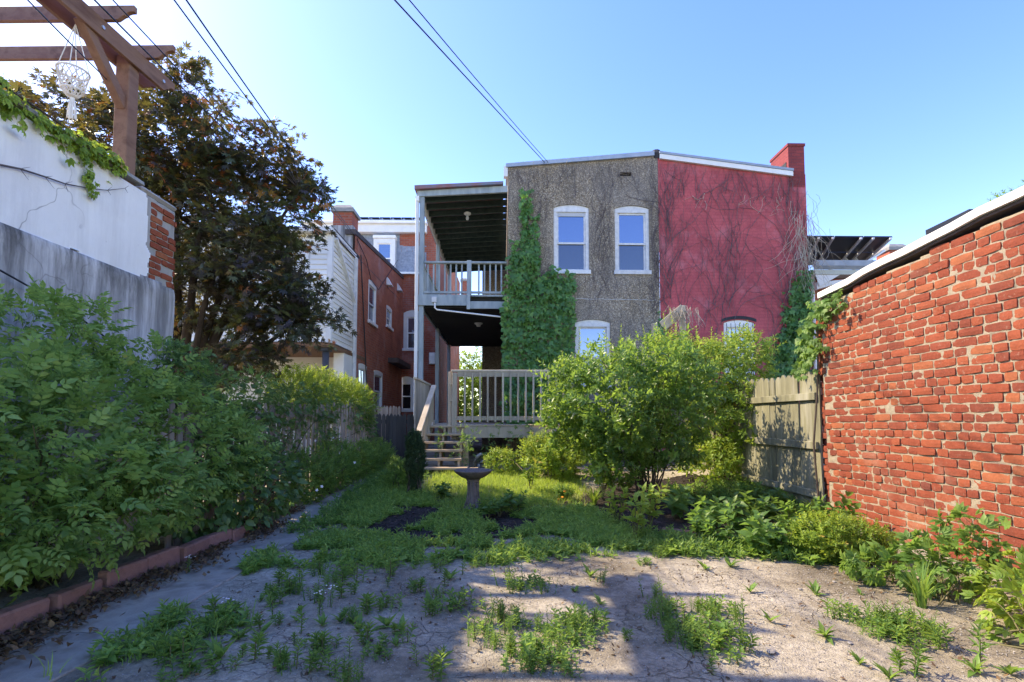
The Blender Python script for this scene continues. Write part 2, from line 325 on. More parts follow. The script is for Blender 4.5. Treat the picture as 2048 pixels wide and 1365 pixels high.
# foliage
g = lambda *a: a
leafmat('leaf_rose', [(0,(.08,.15,.04)),(.3,(.135,.25,.06)),(.6,(.22,.37,.095)),(.88,(.33,.49,.14)),(.97,(.38,.50,.13)),(1,(.58,.44,.08))], (.45,.65,.13), .5, .5, .35)
leafmat('leaf_dark', [(0,(.04,.09,.035)),(.4,(.075,.16,.052)),(.8,(.13,.24,.075)),(1,(.20,.33,.10))], (.28,.48,.1), .4, .42, .45)
leafmat('leaf_mid', [(0,(.06,.14,.032)),(.4,(.11,.22,.05)),(.8,(.18,.31,.07)),(1,(.26,.40,.09))], (.38,.58,.1), .45)
leafmat('leaf_privet', [(0,(.035,.085,.03)),(.4,(.07,.155,.042)),(.75,(.13,.25,.055)),(1,(.26,.40,.08))], (.42,.62,.09), 0.50, .36, .5)
leafmat('leaf_lime', [(0,(.08,.155,.026)),(.4,(.15,.26,.04)),(.85,(.26,.38,.06)),(.97,(.33,.42,.08)),(1,(.45,.2,.07))], (.6,.72,.1), .42)
leafmat('leaf_ivy', [(0,(.05,.13,.04)),(.4,(.08,.215,.058)),(.8,(.135,.31,.08)),(1,(.22,.41,.11))], (.28,.55,.1), .42, .4, .45)
leafmat('leaf_maple', [(0,(.028,.022,.030)),(.3,(.040,.032,.040)),(.5,(.042,.058,.032)),(.72,(.07,.10,.036)),(.80,(.12,.13,.035)),(.88,(.26,.16,.04)),(1,(.50,.10,.045))], (.42,.34,.07), .22, .42, .45)
leafmat('leaf_litter', [(0,(.06,.04,.028)),(.5,(.15,.09,.05)),(.85,(.24,.15,.07)),(1,(.42,.27,.06))], (.4,.25,.1), .1, .8, .2)
leafmat('leaf_yew', [(0,(0.019,0.048,0.019)),(.6,(0.041,0.083,0.027)),(1,(0.081,0.128,0.041))], (.1,.25,.05), .2)
leafmat('leaf_broad', [(0,(0.047,0.116,0.029)),(.5,(0.078,0.174,0.039)),(1,(0.133,0.246,0.052))], (.32,.52,.09), 0.47, .45, .4)
leafmat('grass', [(0,(.10,.20,.035)),(.5,(.20,.33,.06)),(1,(.36,.46,.11))], (.65,.8,.12), .5)
leafmat('weed', [(0,(.075,.17,.042)),(.4,(.14,.28,.06)),(.8,(.23,.40,.085)),(1,(.34,.48,.12))], (.5,.7,.12), .46)
# ------------------------------------------------------------------ foliage tools (numpy)
def leaf(l, w, fold=.18, droop=.25, wide=.42, lo=False):
    """one leaf along +Y, normal +Z; 8 triangles (2 when lo)"""
    if lo:
        V = np.array([(0,0,0),(-w/2,l*wide,fold*w),(w/2,l*wide,fold*w),(0,l,-droop*l)], float); T = np.array([(0,2,3),(0,3,1)])
    else:
        V = np.array([(0,0,0),(-w*.40,l*.22,fold*w*.8),(w*.40,l*.22,fold*w*.8),(0,l*.25,-.02*l),(-w*.46,l*.55,fold*w-droop*l*.3),(w*.46,l*.55,fold*w-droop*l*.3),
                      (0,l*.58,-droop*l*.35),(0,l,-droop*l)], float)
        T = np.array([(0,3,1),(0,2,3),(3,4,1),(3,6,4),(3,2,5),(3,5,6),(6,7,4),(6,5,7)])
    return V, T
def lobed(l, lobes, wd=.24, droop=.12):
    """palmate leaf with narrow lobes, along +Y"""
    V, T = [], []
    for a, s in lobes:
        d = np.array([math.sin(a), math.cos(a), 0]); p = np.array([d[1], -d[0], 0]); n = len(V); L = l*s
        V += [np.zeros(3), d*L*.5-p*L*wd*.6+(0,0,.03*l), d*L*.5+p*L*wd*.6+(0,0,.03*l), d*L-np.array([0,0,droop*L])]; T += [(n,n+2,n+3),(n,n+3,n+1)]
    return np.array(V), np.array(T)
def ivyleaf(l):
    V = np.array([(0,0,0),(-.42,.05,.0),(-.5,.42,-.06),(-.2,.55,.05),(0,1,-.16),(.2,.55,.05),(.5,.42,-.06),(.42,.05,0),(0,.4,.06)], float)*l
    return V, np.array([(8,i,i-1) for i in range(1,8)]+[(8,0,7)])
def frames(d, up, roll=0.0):
    d = d/np.maximum(np.linalg.norm(d, axis=1, keepdims=True), 1e-9)
    x = np.cross(d, up); nrm = np.linalg.norm(x, axis=1, keepdims=True); x = np.where(nrm < 1e-4, np.array([[1,0,0]]), x/np.maximum(nrm, 1e-9))
    z = np.cross(x, d)
    if np.any(roll):
        c, s = np.cos(roll)[:, None], np.sin(roll)[:, None]; x, z = x*c+z*s, z*c-x*s
    return np.stack([x, d, z], axis=2)          # columns
def place(parts):
    """parts: list of (V,T,M3x3,loc,scale,rnd) -> merged sprig"""
    Vs, Ts, R, n = [], [], [], 0
    for V, T, M, t, s, r in parts:
        Vs.append(V@M.T*s+t); Ts.append(T+n); R.append(np.full(len(V), r)); n += len(V)
    return np.concatenate(Vs), np.concatenate(Ts), np.concatenate(R)
def stemtri(p, q, r):
    p, q = np.array(p, float), np.array(q, float); a = np.array([r,0,0]); b = np.array([-r*.5,0,r]); c = np.array([-r*.5,0,-r])
    return np.array([p+a,p+b,p+c,q]), np.array([(0,1,3),(1,2,3),(2,0,3)])
I3 = np.eye(3)
def fr1(d, up=(0,0,1), roll=0.): return frames(np.array([d], float), np.array([up], float), np.array([roll]))[0]
def sprig_pinnate(pairs, ll, lw, lo=False, curve=.25):
    ps = []; L = ll*.62*pairs
    for k in range(pairs):
        t = (k+.6)/pairs; y = t*L; z = -curve*y*t
        for s in (-1, 1):
            a = random.uniform(.9, 1.2); ps.append((*leaf(ll, lw, lo=lo), fr1((s*math.sin(a), math.cos(a), random.uniform(-.2,.1))), np.array([0,y,z]), random.uniform(.75,1.05)*(1.05-.3*abs(t-.5)), random.random()*.25))
    ps.append((*leaf(ll, lw, lo=lo), fr1((0,1,-.3)), np.array([0,L,-curve*L]), 1.05, .1))
    ps.append((*stemtri((0,-ll*.4,0),(0,L,-curve*L), .0022), I3, np.zeros(3), 1, 0)); return place(ps)
def sprig_opposite(pairs, ll, lw, gap, lo=False, ang=.95, rise=.1):
    ps = []
    for k in range(pairs):
        t = k/max(pairs-1,1); y = k*gap; a0 = (k%2)*1.57+random.uniform(-.3,.3); sz = (1-.5*t)*random.uniform(.85,1.1)
        for s in (0, math.pi):
            a = ang*(1-.45*t)+random.uniform(-.15,.15); r = a0+s
            d = np.array([math.cos(r)*math.sin(a), math.cos(a)+rise, math.sin(r)*math.sin(a)]); up = np.array([-math.cos(r)*.8, 1.0, -math.sin(r)*.8])
            ps.append((*leaf(ll, lw, lo=lo, droop=.3), fr1(d, up), np.array([0,y,0]), sz, random.random()*.2+.15*t))
    ps.append((*stemtri((0,-gap*2,0),(0,gap*(pairs-.5),0), .003), I3, np.zeros(3), 1, 0)); return place(ps)
def sprig_spiral(nl, ll, lw, h, lo=True, top=True, spread=1.1):
    ps = []
    for k in range(nl):
        t = k/nl; r = k*2.4+random.uniform(-.3,.3); a = spread*(1-.65*t)+random.uniform(-.15,.15)
        d = np.array([math.cos(r)*math.sin(a), math.cos(a), math.sin(r)*math.sin(a)]); up = np.array([-math.cos(r), .8, -math.sin(r)])
        ps.append((*leaf(ll, lw, lo=lo, droop=.3), fr1(d, up), np.array([0,h*t**.8,0]), (.65+.5*math.sin(min(t*3.4,3.1)))*random.uniform(.85,1.15), random.random()*.3+.2*t))
    ps.append((*stemtri((0,-.01,0),(0,h,0), .004), I3, np.zeros(3), 1, .1)); return place(ps)
def sprig_maple(k, l):
    ps = []
    lob = [(-1.9,.5),(-1.2,.8),(-.55,.95),(0,1.05),(.55,.95),(1.2,.8),(1.9,.5)]
    for i in range(k):
        r = i*2.4+random.random(); d = np.array([math.cos(r)*.8, .7+random.random()*.4, math.sin(r)*.5-.1]); t = random.random()
        ps.append((*lobed(l, lob[(i%2):len(lob)-(i%2)]), fr1(d, (random.uniform(-.5,.5),random.uniform(-.3,.3),1)), d*l*.6+np.array([0,l*.7*i*.6,0]), random.uniform(.7,1.1), random.random()*.3))
    ps.append((*stemtri((0,-l,0),(0,l*k*.45,0), .002), I3, np.zeros(3), 1, 0)); return place(ps)
def sprig_creeper(l):
    ps = []
    for a, s in ((-1.35,.65),(-.65,.92),(0,1.0),(.65,.92),(1.35,.65)):
        ps.append((*leaf(l, l*.48, .15, .3, lo=False), fr1((math.sin(a), math.cos(a), -.15)), np.zeros(3), s, random.random()*.15))
    ps.append((*stemtri((0,-l*.8,0),(0,0,0), .003), I3, np.zeros(3), 1, 0)); return place(ps)
def single(V, T): return V, T, np.zeros(len(V))
def cloud(name, temps, pts, dirs, ups, scales, m, parent=None, rnd=None, roll=None, stuff=True):
    pts, dirs, ups = np.asarray(pts, float), np.asarray(dirs, float), np.asarray(ups, float); N = len(pts)
    M = frames(dirs, ups, rng.normal(0, .35, N) if roll is None else roll); sc = np.broadcast_to(scales, N); r0 = rng.random(N)*.75 if rnd is None else rnd
    tid = rng.integers(0, len(temps), N); Vs, Ts, R, n = [], [], [], 0
    for k, (V, T, r) in enumerate(temps):
        ii = np.where(tid == k)[0]
        if not len(ii): continue
        A = np.einsum('nij,vj->nvi', M[ii]*sc[ii][:, None, None], V)+pts[ii][:, None, :]
        Vs.append(A.reshape(-1, 3)); Ts.append((T[None]+(np.arange(len(ii))*len(V))[:, None, None]+n).reshape(-1, 3)); n += len(ii)*len(V)
        R.append((r0[ii][:, None]+r[None]).ravel())
    me = tri_mesh(name, np.concatenate(Vs), np.concatenate(Ts), np.clip(np.concatenate(R), 0, .999))
    o = obj(name, me, m, parent)
    if stuff and parent is not None: o['kind'] = 'stuff'
    return o
def n3(p, s, seed):     # cheap 3d lump noise, -1..1
    q = p*s; return (np.sin(q[:,0]*1.3+seed+np.sin(q[:,1]*1.7))+np.sin(q[:,1]*1.1+2*seed+np.sin(q[:,2]*1.9))+np.sin(q[:,2]*1.5+3*seed+np.sin(q[:,0]*1.4)))/3
def lumps(ells, n, shell=.3, lump=.22, ls=2.6, seed=1.0, cull=.62):
    """points in the outer shell of a union of ellipsoids; returns points, outward directions"""
    ells = [(np.array(c, float), np.array(r, float)) for c, r in ells]
    wts = np.array([(r[0]*r[1]+r[1]*r[2]+r[0]*r[2]) for c, r in ells]); wts /= wts.sum(); out, nr = [], []
    for (c, r), k in zip(ells, wts):
        m = int(n*k*1.5)+4; d = rng.normal(size=(m, 3)); d /= np.linalg.norm(d, axis=1, keepdims=True)
        q = (1-np.abs(rng.normal(0, shell, m)))*(1+lump*n3(d*r+c, ls, seed)); p = c+d*r*np.clip(q, .05, 1.5)[:, None]
        keep = np.ones(m, bool)
        for c2, r2 in ells:
            if c2 is not c: keep &= (np.linalg.norm((p-c2)/r2, axis=1) > cull)
        nn = d/r; nn /= np.linalg.norm(nn, axis=1, keepdims=True); out.append(p[keep]); nr.append(nn[keep])
    p, nn = np.concatenate(out), np.concatenate(nr); ii = rng.permutation(len(p))[:n]; return p[ii], nn[ii]
def stems(name, base, targets, m, parent, r0=.02, r1=.004, bow=.25, n=5, spread=.12, seg=6):
    b = MB(); base = Vector(base)
    for t in targets:
        t = Vector(t); s = base+Vector((random.uniform(-spread,spread), random.uniform(-spread,spread), 0)); mid = (s+t)/2+Vector((0,0,bow*(t-s).length))*random.uniform(.3,1)
        pts = [(s*(1-u)**2+mid*2*u*(1-u)+t*u*u)+Vector((random.uniform(-1,1),random.uniform(-1,1),random.uniform(-1,1)))*.02*(t-s).length*(0<u<1) for u in [i/seg for i in range(seg+1)]]
        b.tube(pts, [r0+(r1-r0)*i/seg for i in range(seg+1)], n)
    o = b.build(name, m, parent, smooth=True); o['kind'] = 'stuff'; return o
def bush(name, label, cat, base, ells, n, temps, m, scale=(.8,1.15), upbias=.5, shell=.3, nst=14, lump=.22, ls=2.6, seed=1., stem_r=.015, group=None, zmin=None, stem_mat='stem', filt=None, normal_up=.6):
    t = thing(name, label, cat, base, group); p, d = lumps(ells, n, shell, lump, ls, seed)
    if zmin is not None:
        k = p[:,2] > gz(p[:,0], p[:,1])+zmin; p, d = p[k], d[k]
    if filt is not None: k = filt(p); p, d = p[k], d[k]
    dirs = d+np.array([0,0,upbias])+rng.normal(0, .35, p.shape); ups = d*(1-normal_up)+np.array([0,0,normal_up])+rng.normal(0, .25, p.shape)
    cloud('foliage', temps, p, dirs, ups, rng.uniform(*scale, len(p)), m, t)
    if nst: stems('stem', base, p[rng.permutation(len(p))[:nst]], stem_mat, t, stem_r, stem_r*.3)
    return t

# ------------------------------------------------------------------ ground
xs = np.concatenate([[-900,-300,-100,-40,-20,-12,-8], np.arange(-6,7.01,.06), [9,13,20,40,100,300,900]])
ys = np.concatenate([[-900,-300,-80,-20,-6,-2], np.arange(0,12.01,.06), [13,15,20,30,60,150,400,1200]])
gx, gy = np.meshgrid(xs, ys); zz = gz(gx, gy); V = np.stack([gx, gy, zz], 2).reshape(-1,3); nx = len(xs)
q = (np.arange(len(ys)-1)[:,None]*nx+np.arange(nx-1)[None]).ravel()
T = np.concatenate([np.stack([q,q+1,q+nx+1],1), np.stack([q,q+nx+1,q+nx],1)])
me = tri_mesh('ground', V, T); me.shade_smooth(); tag(obj('ground', me, 'dirt'), kind='structure')
# dark mulched bed round the bird bath and under the big shrub
def sheet(name, m, poly, dz, step=.06, jag=.18):
    poly = np.array([(p.x, p.y) for p in poly]); lo, hi = poly.min(0)-.2, poly.max(0)+.2
    X, Yv = np.arange(lo[0],hi[0],step), np.arange(lo[1],hi[1],step); A, B = np.meshgrid(X, Yv)
    a = A+(vnoise(A,B,3,5)-.5)*jag*2; b = B+(vnoise(A,B,3,6)-.5)*jag*2; ins = np.zeros(A.shape, bool); k = len(poly)
    for i in range(k):
        (x0,y0),(x1,y1) = poly[i], poly[(i+1)%k]; c = ((y0>b)!=(y1>b))
        with np.errstate(divide='ignore', invalid='ignore'): ins ^= c & (a < (x1-x0)*(b-y0)/(y1-y0)+x0)
    Z = gz(A,B)+dz+.02*(vnoise(A,B,16,8)-.3); n = len(X); V = np.stack([A,B,Z],2).reshape(-1,3)
    q = (np.arange(len(Yv)-1)[:,None]*n+np.arange(n-1)[None]); ok = ins[:-1,:-1]&ins[1:,:-1]&ins[:-1,1:]&ins[1:,1:]; q = q[ok]
    T = np.concatenate([np.stack([q,q+1,q+n+1],1), np.stack([q,q+n+1,q+n],1)]); used = np.unique(T); mp = np.zeros(len(V), int); mp[used] = np.arange(len(used))
    o = obj(name, tri_mesh(name, V[used], mp[T]), m); o.data.shade_smooth(); tag(o, kind='structure'); return V[used]
mul = sheet('mulch_bed', 'mulch', [G(*p) for p in ((690,1075),(760,1010),(830,990),(960,1000),(1110,1030),(1120,1060),(1010,1080),(850,1092))], .006)
mul2 = sheet('mulch_bed', 'mulch', [G(*p) for p in ((1130,1010),(1200,980),(1380,955),(1500,960),(1640,1010),(1680,1080),(1400,1090),(1230,1062))], .006)
for mm in (mul, mul2):
    k = 1500; p = mm[rng.integers(0, len(mm), k)]+np.concatenate([rng.normal(0,.03,(k,2)), rng.uniform(0,.012,(k,1))],1)
    tag(cloud('bark_chips', [single(*leaf(.05,.02,lo=True,droop=0)), single(*leaf(.035,.025,lo=True,droop=.1))], p, rng.normal(size=(k,3))*(1,1,.25), np.tile((0,0,1.),(k,1)), rng.uniform(.6,1.4,k), 'chip'),
        kind='stuff')
# concrete path slabs
pth = bpy.data.objects.new('garden_path', None); C.objects.link(pth); tag(pth, kind='structure')
yy = 1.2
while yy < 9.6:
    ln = random.uniform(.8,1.05); c = lambda y: -2.33+.33*sstep(5,9,y)
    hw0 = .30+random.uniform(-.03,.03); b = MB(); n = 5; V = []
    for i in range(n+1):
        y = yy+.008+(ln-.016)*i/n
        for s in (-1,1):
            x = c(y)+s*hw0+random.uniform(-.01,.01); V.append((x, y, float(gz(x,y))+.012))
    V += [(x,y,z-.12) for x,y,z in V]; m = 2*(n+1)
    Fs = [(2*i,2*i+1,2*i+3,2*i+2) for i in range(n)]+[(2*i,2*i+2,2*i+2+m,2*i+m) for i in range(n)]+[(2*i+1,2*i+1+m,2*i+3+m,2*i+3) for i in range(n)]+[(0,m,m+1,1),(2*n,2*n+1,2*n+1+m,2*n+m)]
    b.add(V, Fs).build('slab', 'concrete', pth, bevel=.006); yy += ln
# pink edging blocks, each lies loose on the soil
ed = [2.05,2.41,2.76,3.14,3.52,3.88,4.25,4.61,4.96]
ordn = ['last','second','third','fourth','fifth','sixth','seventh','eighth','ninth']
for i, y in enumerate(ed):
    b = MB(); h = .14+random.uniform(-.015,.015); L = .345
    b.box((-.045,-L/2,-.05), (.045,L/2,h)); o = b.build('edging_block', 'pink_block', bevel=.012)
    o.location = (-2.78+random.uniform(-.012,.012)+.035*i*.5, y+.17, float(gz(-2.78,y))); o.rotation_euler = (random.uniform(-.03,.03), random.uniform(-.10,.06), -.04+random.uniform(-.06,.06))
    tag(o, ('last pink edging block at the dark shrub end of the path row' if i == 8 else ordn[8-i]+' pink edging block along the path counted from the dark shrub'), 'edging block', 'edging blocks along the path')
o = MB().box((-.04,-.16,-.04),(.04,.16,.1)).build('edging_block', 'pink_block', bevel=.012); p = G(1115+400,1098); 
o.location = (1.75, 5.05, float(gz(1.75,5.05))+.02); o.rotation_euler = (.1,1.4,1.2); tag(o, 'pink block lying flat among broad leaves under the big shrub', 'edging block', 'edging blocks along the path')
# leaf litter by the edging
k = 3600; p = np.stack([-2.68+np.abs(rng.normal(0,.15,k))+.03*rng.random(k), rng.uniform(1.6,6.4,k), np.zeros(k)],1); p = p[vnoise(p[:,0],p[:,1],2.2,3) > .34]; p[:,2] = gz(p[:,0],p[:,1])+.03+rng.random(len(p))*.03
tag(cloud('leaf_litter', [single(*leaf(.05,.03,droop=.4)), single(*leaf(.04,.028,droop=-.4,lo=True))], p, rng.normal(size=(len(p),3))*(1,1,.35), np.tile((0,0,1.),(len(p),1)), rng.uniform(.6,1.2,len(p)), 'leaf_litter'),
    'dry brown fallen leaves heaped against the pink edging', 'leaf litter', kind='stuff')
# ------------------------------------------------------------------ buildings
Y0 = 11.3
def fx(y):  return lambda u, z, d: (u, y+d, z)            # facade facing the yard (u = x)
def fy(x, s=1): return lambda u, z, d: (x-s*d, u, z)      # side wall facing +x (u = y)
def fbox(b, f, u0, u1, z0, z1, d0, d1):
    c = [f(u,z,d) for d in (d0,d1) for u, z in ((u0,z0),(u1,z0),(u1,z1),(u0,z1))]
    return b.add(c, [(0,1,2,3),(7,6,5,4),(0,4,5,1),(1,5,6,2),(2,6,7,3),(3,7,4,0)])
def arc(a, b, zt, rise, u):
    t = (u-(a+b)/2)/((b-a)/2); return zt-rise*t*t
def wall(b, f, u0, u1, z0, zt, holes=(), depth=.14):
    us = sorted({u0,u1,*[h[0] for h in holes],*[h[1] for h in holes]}); zs = sorted({z0,*[h[2] for h in holes],*[h[3] for h in holes]})
    top = zt if callable(zt) else (lambda u: zt)
    for i in range(len(us)-1):
        for j in range(len(zs)):
            a, c = us[i], us[i+1]; lo = zs[j]; hi = zs[j+1] if j+1 < len(zs) else None
            um = (a+c)/2; zm = (lo+(hi if hi is not None else top(um)))/2
            if any(h[0] < um < h[1] and h[2] < zm < h[3] for h in holes): continue
            b.add([f(a,lo,0),f(c,lo,0),f(c,hi if hi is not None else top(c),0),f(a,hi if hi is not None else top(a),0)], [(0,1,2,3)])
    for (a,c,lo,hi,rise) in holes:
        n = 10 if rise else 1; U = [a+(c-a)*k/n for k in range(n+1)]; A = [arc(a,c,hi,rise,u) for u in U]
        for k in range(n):
            if rise: b.add([f(U[k],A[k],0),f(U[k+1],A[k+1],0),f(U[k+1],hi,0),f(U[k],hi,0)], [(0,1,2,3)])
            b.add([f(U[k],A[k],0),f(U[k+1],A[k+1],0),f(U[k+1],A[k+1],depth),f(U[k],A[k],depth)], [(0,1,2,3)])
        b.add([f(a,lo,0),f(c,lo,0),f(c,lo,depth),f(a,lo,depth)], [(0,1,2,3)])
        for u, hz in ((a,A[0]),(c,A[-1])): b.add([f(u,lo,0),f(u,hz,0),f(u,hz,depth),f(u,lo,depth)], [(0,1,2,3)])
    return b
def window(parent, f, a, c, lo, hi, rise=0, frame='old_white', glass='glass', fw=.075, blind=False, bars=False, split=.5, proud=.0):
    b = MB(); e = .004; p = -proud
    fbox(b, f, a+e, a+fw, lo+.05, hi-rise-.02, .03+p, .13); fbox(b, f, c-fw, c-e, lo+.05, hi-rise-.02, .03+p, .13)
    zin = hi-rise-fw-.02
    n = 10; U = [a+e+(c-a-2*e)*k/n for k in range(n+1)]
    for k in range(n):          # curved head board
        z0, z1 = arc(a,c,hi,rise,U[k])-.004, arc(a,c,hi,rise,U[k+1])-.004
        b.add([f(U[k],zin,.025+p),f(U[k+1],zin,.025+p),f(U[k+1],z1,.025+p),f(U[k],z0,.025+p),f(U[k],zin,.13),f(U[k+1],zin,.13)], [(0,1,2,3),(0,1,5,4)])
    w = b.build('window', frame, parent)
    b = MB(); fbox(b, f, a-.03, c+.03, lo-.045, lo+.05, -.035+p, .135); b.build('sill', frame, w, bevel=.006)
    mid = lo+.05+(zin-lo-.05)*split; s = .042
    for (z0,z1,d) in ((mid-.02,zin,.06+p),(lo+.05,mid+.022,.09+p)):
        b = MB(); A, B = a+fw, c-fw
        fbox(b,f,A,A+s,z0,z1,d,d+.03); fbox(b,f,B-s,B,z0,z1,d,d+.03); fbox(b,f,A+s,B-s,z0,z0+s,d,d+.03); fbox(b,f,A+s,B-s,z1-s,z1,d,d+.03); b.build('sash', frame, w)
        b = MB(); fbox(b,f,A+s-.003,B-s+.003,z0+s-.003,z1-s+.003,d+.012,d+.018); b.build('pane', 'screen_glass' if (glass == 'glass' and d > .075-proud) else glass, w)
    if blind:
        b = MB(); fbox(b,f,a+fw+.03,c-fw-.03,zin-blind,zin,.052+p,.056+p); b.build('blind', 'blind', w)
    if bars:
        for k in range(7):
            u = a+.06+(c-a-.12)*k/6; MB().tube([f(u,lo+.02,-.02), f(u,zin+.08,-.02)], .007, 6).build('bar', 'tar', w)
    b = MB(); fbox(b, f, a, c, lo-.02, hi, .28, .3); b.build('dark_room', 'interior', w)
    return w
fw_ = lambda px, py: (P(px,py,Y=Y0).x, P(px,py,Y=Y0).z)

# ---- brown pebble-dashed house
XB0, XB1 = P(1016,500,Y=Y0).x, P(1318,500,Y=Y0).x
zl, zr = P(1016,336,Y=Y0).z, P(1318,312,Y=Y0).z
rb = lambda u: zl+(zr-zl)*(u-XB0)/(XB1-XB0)
hb = thing('brown_house', 'brown pebble-dashed rear house wing with white arched sash windows beside the balcony', 'house', (XB0, Y0, .2))
WB = []
for (x0,y0,x1,y1) in ((1107,409,1179,545),(1229,411,1300,546),(1150,639,1222,775)):
    a, z1 = fw_(x0,y0); c, z0 = fw_(x1,y1); WB.append((a,c,z0,z1,.07))
v0 = fw_(1240,345); v1 = fw_(1263,353); vent = (v0[0],v1[0],v1[1],v0[1],0)
b = MB(); wall(b, fx(Y0), XB0, XB1, -.3, rb, WB+[vent]); b.build('wall', 'pebbledash', hb)
b = MB(); f = fy(XB0, -1)
b.add([(XB0,Y0,-.3),(XB0,17.5,-.3),(XB0,17.5,zl+.1),(XB0,Y0,zl)], [(0,1,2,3)]); b.build('side_wall', 'pebbledash', hb)
b = MB(); b.box((-.72,17.5,-.3),(XB1,24,8.0)); b.build('rear_block', 'pebbledash', hb)
b = MB(); b.box((XB0+.3,17.42,.6),(XB0+.34,17.5,3.2)); b.build('downpipe', 'tar', hb)
for k, w_ in enumerate(WB): window(hb, fx(Y0), *w_, blind=.1 if k == 0 else False, split=.47)
b = MB(); b.box((vent[0]-.02,Y0+.1,vent[2]-.02),(vent[1]+.02,Y0+.12,vent[3]+.02)); b.build('vent', 'tar', hb)
b = MB(); b.prism([(XB0-.05,Y0-.06,zl-.01),(XB1-.09,Y0-.06,zr-.02),(XB1-.09,Y0-.06,zr+.085),(XB0-.05,Y0-.06,zl+.075)], (0,6.3,.08)); b.build('roof', 'roof_metal', hb)
b = MB(); pts = [(XB0+.02,Y0-.006,fw_(1100,597)[1])]
for i in range(34): pts.append((XB0+1.55+i*.056, Y0-.004, fw_(1150,598)[1]+random.uniform(-.008,.008)-.0008*i))
b.tube(pts[1:], .006, 4); b.build('crack_filler', 'blind', hb)
b = MB(); b.box((XB0-.10,Y0-.03,zl-.22),(XB0+.0-.008,Y0+.1,zl+.03)); b.build('roof_corner_trim', 'white_trim', hb)
tar = MB().lathe([(0,-.12),(.13,-.12),(.15,0),(.10,.1),(0,.13)], (XB1-.01,Y0+.1,zr+.06), 9); tar.build('party_wall_cap', 'tar', hb)

# ---- red painted house
XR0, XR1 = XB1+.004, P(1614,450,Y=Y0).x
zr0, zr1 = P(1320,315,Y=Y0).z, P(1583,349,Y=Y0).z; XE = P(1583,349,Y=Y0).x
rr = lambda u: zr0+(zr1-zr0)*(u-XR0)/(XE-XR0) if u < XE+.02 else zr1+.02
hr = thing('red_house', 'red painted brick rear house wing with chimney at its corner', 'house', (XR0, Y0, .2))
a, z1 = fw_(1447,640); c, z0 = fw_(1512,762); WR = [(a,c,z0,z1,.07)]
b = MB(); wall(b, fx(Y0), XR0, XR1, -.3, lambda u: rr(min(u, XE)), WR); b.build('wall', 'red_paint', hr)
b = MB(); b.add([(XR1,Y0,-.3),(XR1,17.5,-.3),(XR1,17.5,zr1),(XR1,Y0,zr1)], [(0,1,2,3)]); b.build('side_wall', 'brick_side', hr)
window(hr, fx(Y0), *WR[0], frame='white_trim', glass='glass', bars=True)
aa, bb = WR[0][0], WR[0][1]; b = MB(); n = 10
for k in range(n):
    u0, u1 = aa-.04+(bb-aa+.08)*k/n, aa-.04+(bb-aa+.08)*(k+1)/n; zz0, zz1 = arc(aa-.04,bb+.04,WR[0][3]+.02,.07,u0), arc(aa-.04,bb+.04,WR[0][3]+.02,.07,u1)
    b.add([(u0,Y0-.012,zz0),(u1,Y0-.012,zz1),(u1,Y0-.012,zz1+.07),(u0,Y0-.012,zz0+.07),(u0,Y0+.02,zz0),(u1,Y0+.02,zz1)], [(0,1,2,3),(0,1,5,4)])
b.build('arch_band', 'tar', hr)
b = MB(); b.prism([(XR0+.03,Y0-.07,zr0-.06),(XE,Y0-.07,zr1-.07),(XE,Y0-.07,zr1+.04),(XR0+.03,Y0-.07,zr0+.05)], (0,.06,0)); b.build('rake_board', 'white_trim', hr)
b = MB(); b.prism([(XR0+.02,Y0-.085,zr0+.055),(XE+.01,Y0-.085,zr1+.045),(XE+.01,Y0-.085,zr1+.1),(XR0+.02,Y0-.085,zr0+.11)], (0,6.2,0)); b.build('roof', 'roof_metal', hr)
cx0, cx1 = P(1576,300,Y=Y0).x, P(1608,300,Y=Y0).x; zc = P(1590,288,Y=Y0).z
ch = MB().box((cx0,Y0-.003,zr1-.3),(cx1,Y0+.75,zc)).build('chimney', 'chimney_red', hr)
MB().box((cx0-.02,Y0-.02,zc-.06),(cx1+.02,Y0+.77,zc+.003)).build('cap', 'chimney_red', ch)
MB().box((cx0-.012,Y0+.08,zr1),(cx0+.02,Y0+.7,zr1+.33)).build('flashing', 'tar', ch)
MB().box((cx0-.02,Y0+.2,zr1-.02),(cx0+.02,Y0+.62,zr1+.2)).build('flashing', 'white_trim', ch)

# ---- two-storey balcony porch on the side of the brown house
XP0 = P(838,500,Y=Y0).x; YP1 = 17.3
zf = P(900,612,Y=Y0).z; zfl = P(900,592,Y=Y0).z; zbt = P(840,394,Y=Y0).z; zbt2 = P(1012,385,Y=Y0).z
po = thing('balcony_porch', 'two-storey grey timber balcony porch with dark joisted ceiling on the house side', 'porch', (XP0, Y0, .25))
wpost = .11
for k, y in enumerate((Y0+.06, Y0+2.9, YP1-.06)):
    MB().box((XP0+.004,y-wpost/2,.1),(XP0+wpost,y+wpost/2,zbt+.02)).build('post', 'porch_paint', po, bevel=.006)
MB().box((XP0-.085,Y0-.03,.2),(XP0-.012,Y0+.05,zbt-.02)).build('downspout', 'white_trim', po, bevel=.01)
b = MB(); b.prism([(XP0-.1,Y0-.05,zbt-.0),(XP0-.003,Y0-.05,zbt-.0),(XP0-.003,Y0-.05,zbt-.12),(XP0-.07,Y0-.05,zbt-.1)], (0,.12,0)); b.build('downspout_head', 'white_trim', po)
b = MB(); b.prism([(XP0-.05,Y0-.02,zbt),(XB0-.01,Y0-.02,zbt2),(XB0-.01,Y0-.02,zbt2+.15),(XP0-.05,Y0-.02,zbt+.13)], (0,.06,0)); b.build('front_beam', 'porch_paint', po)
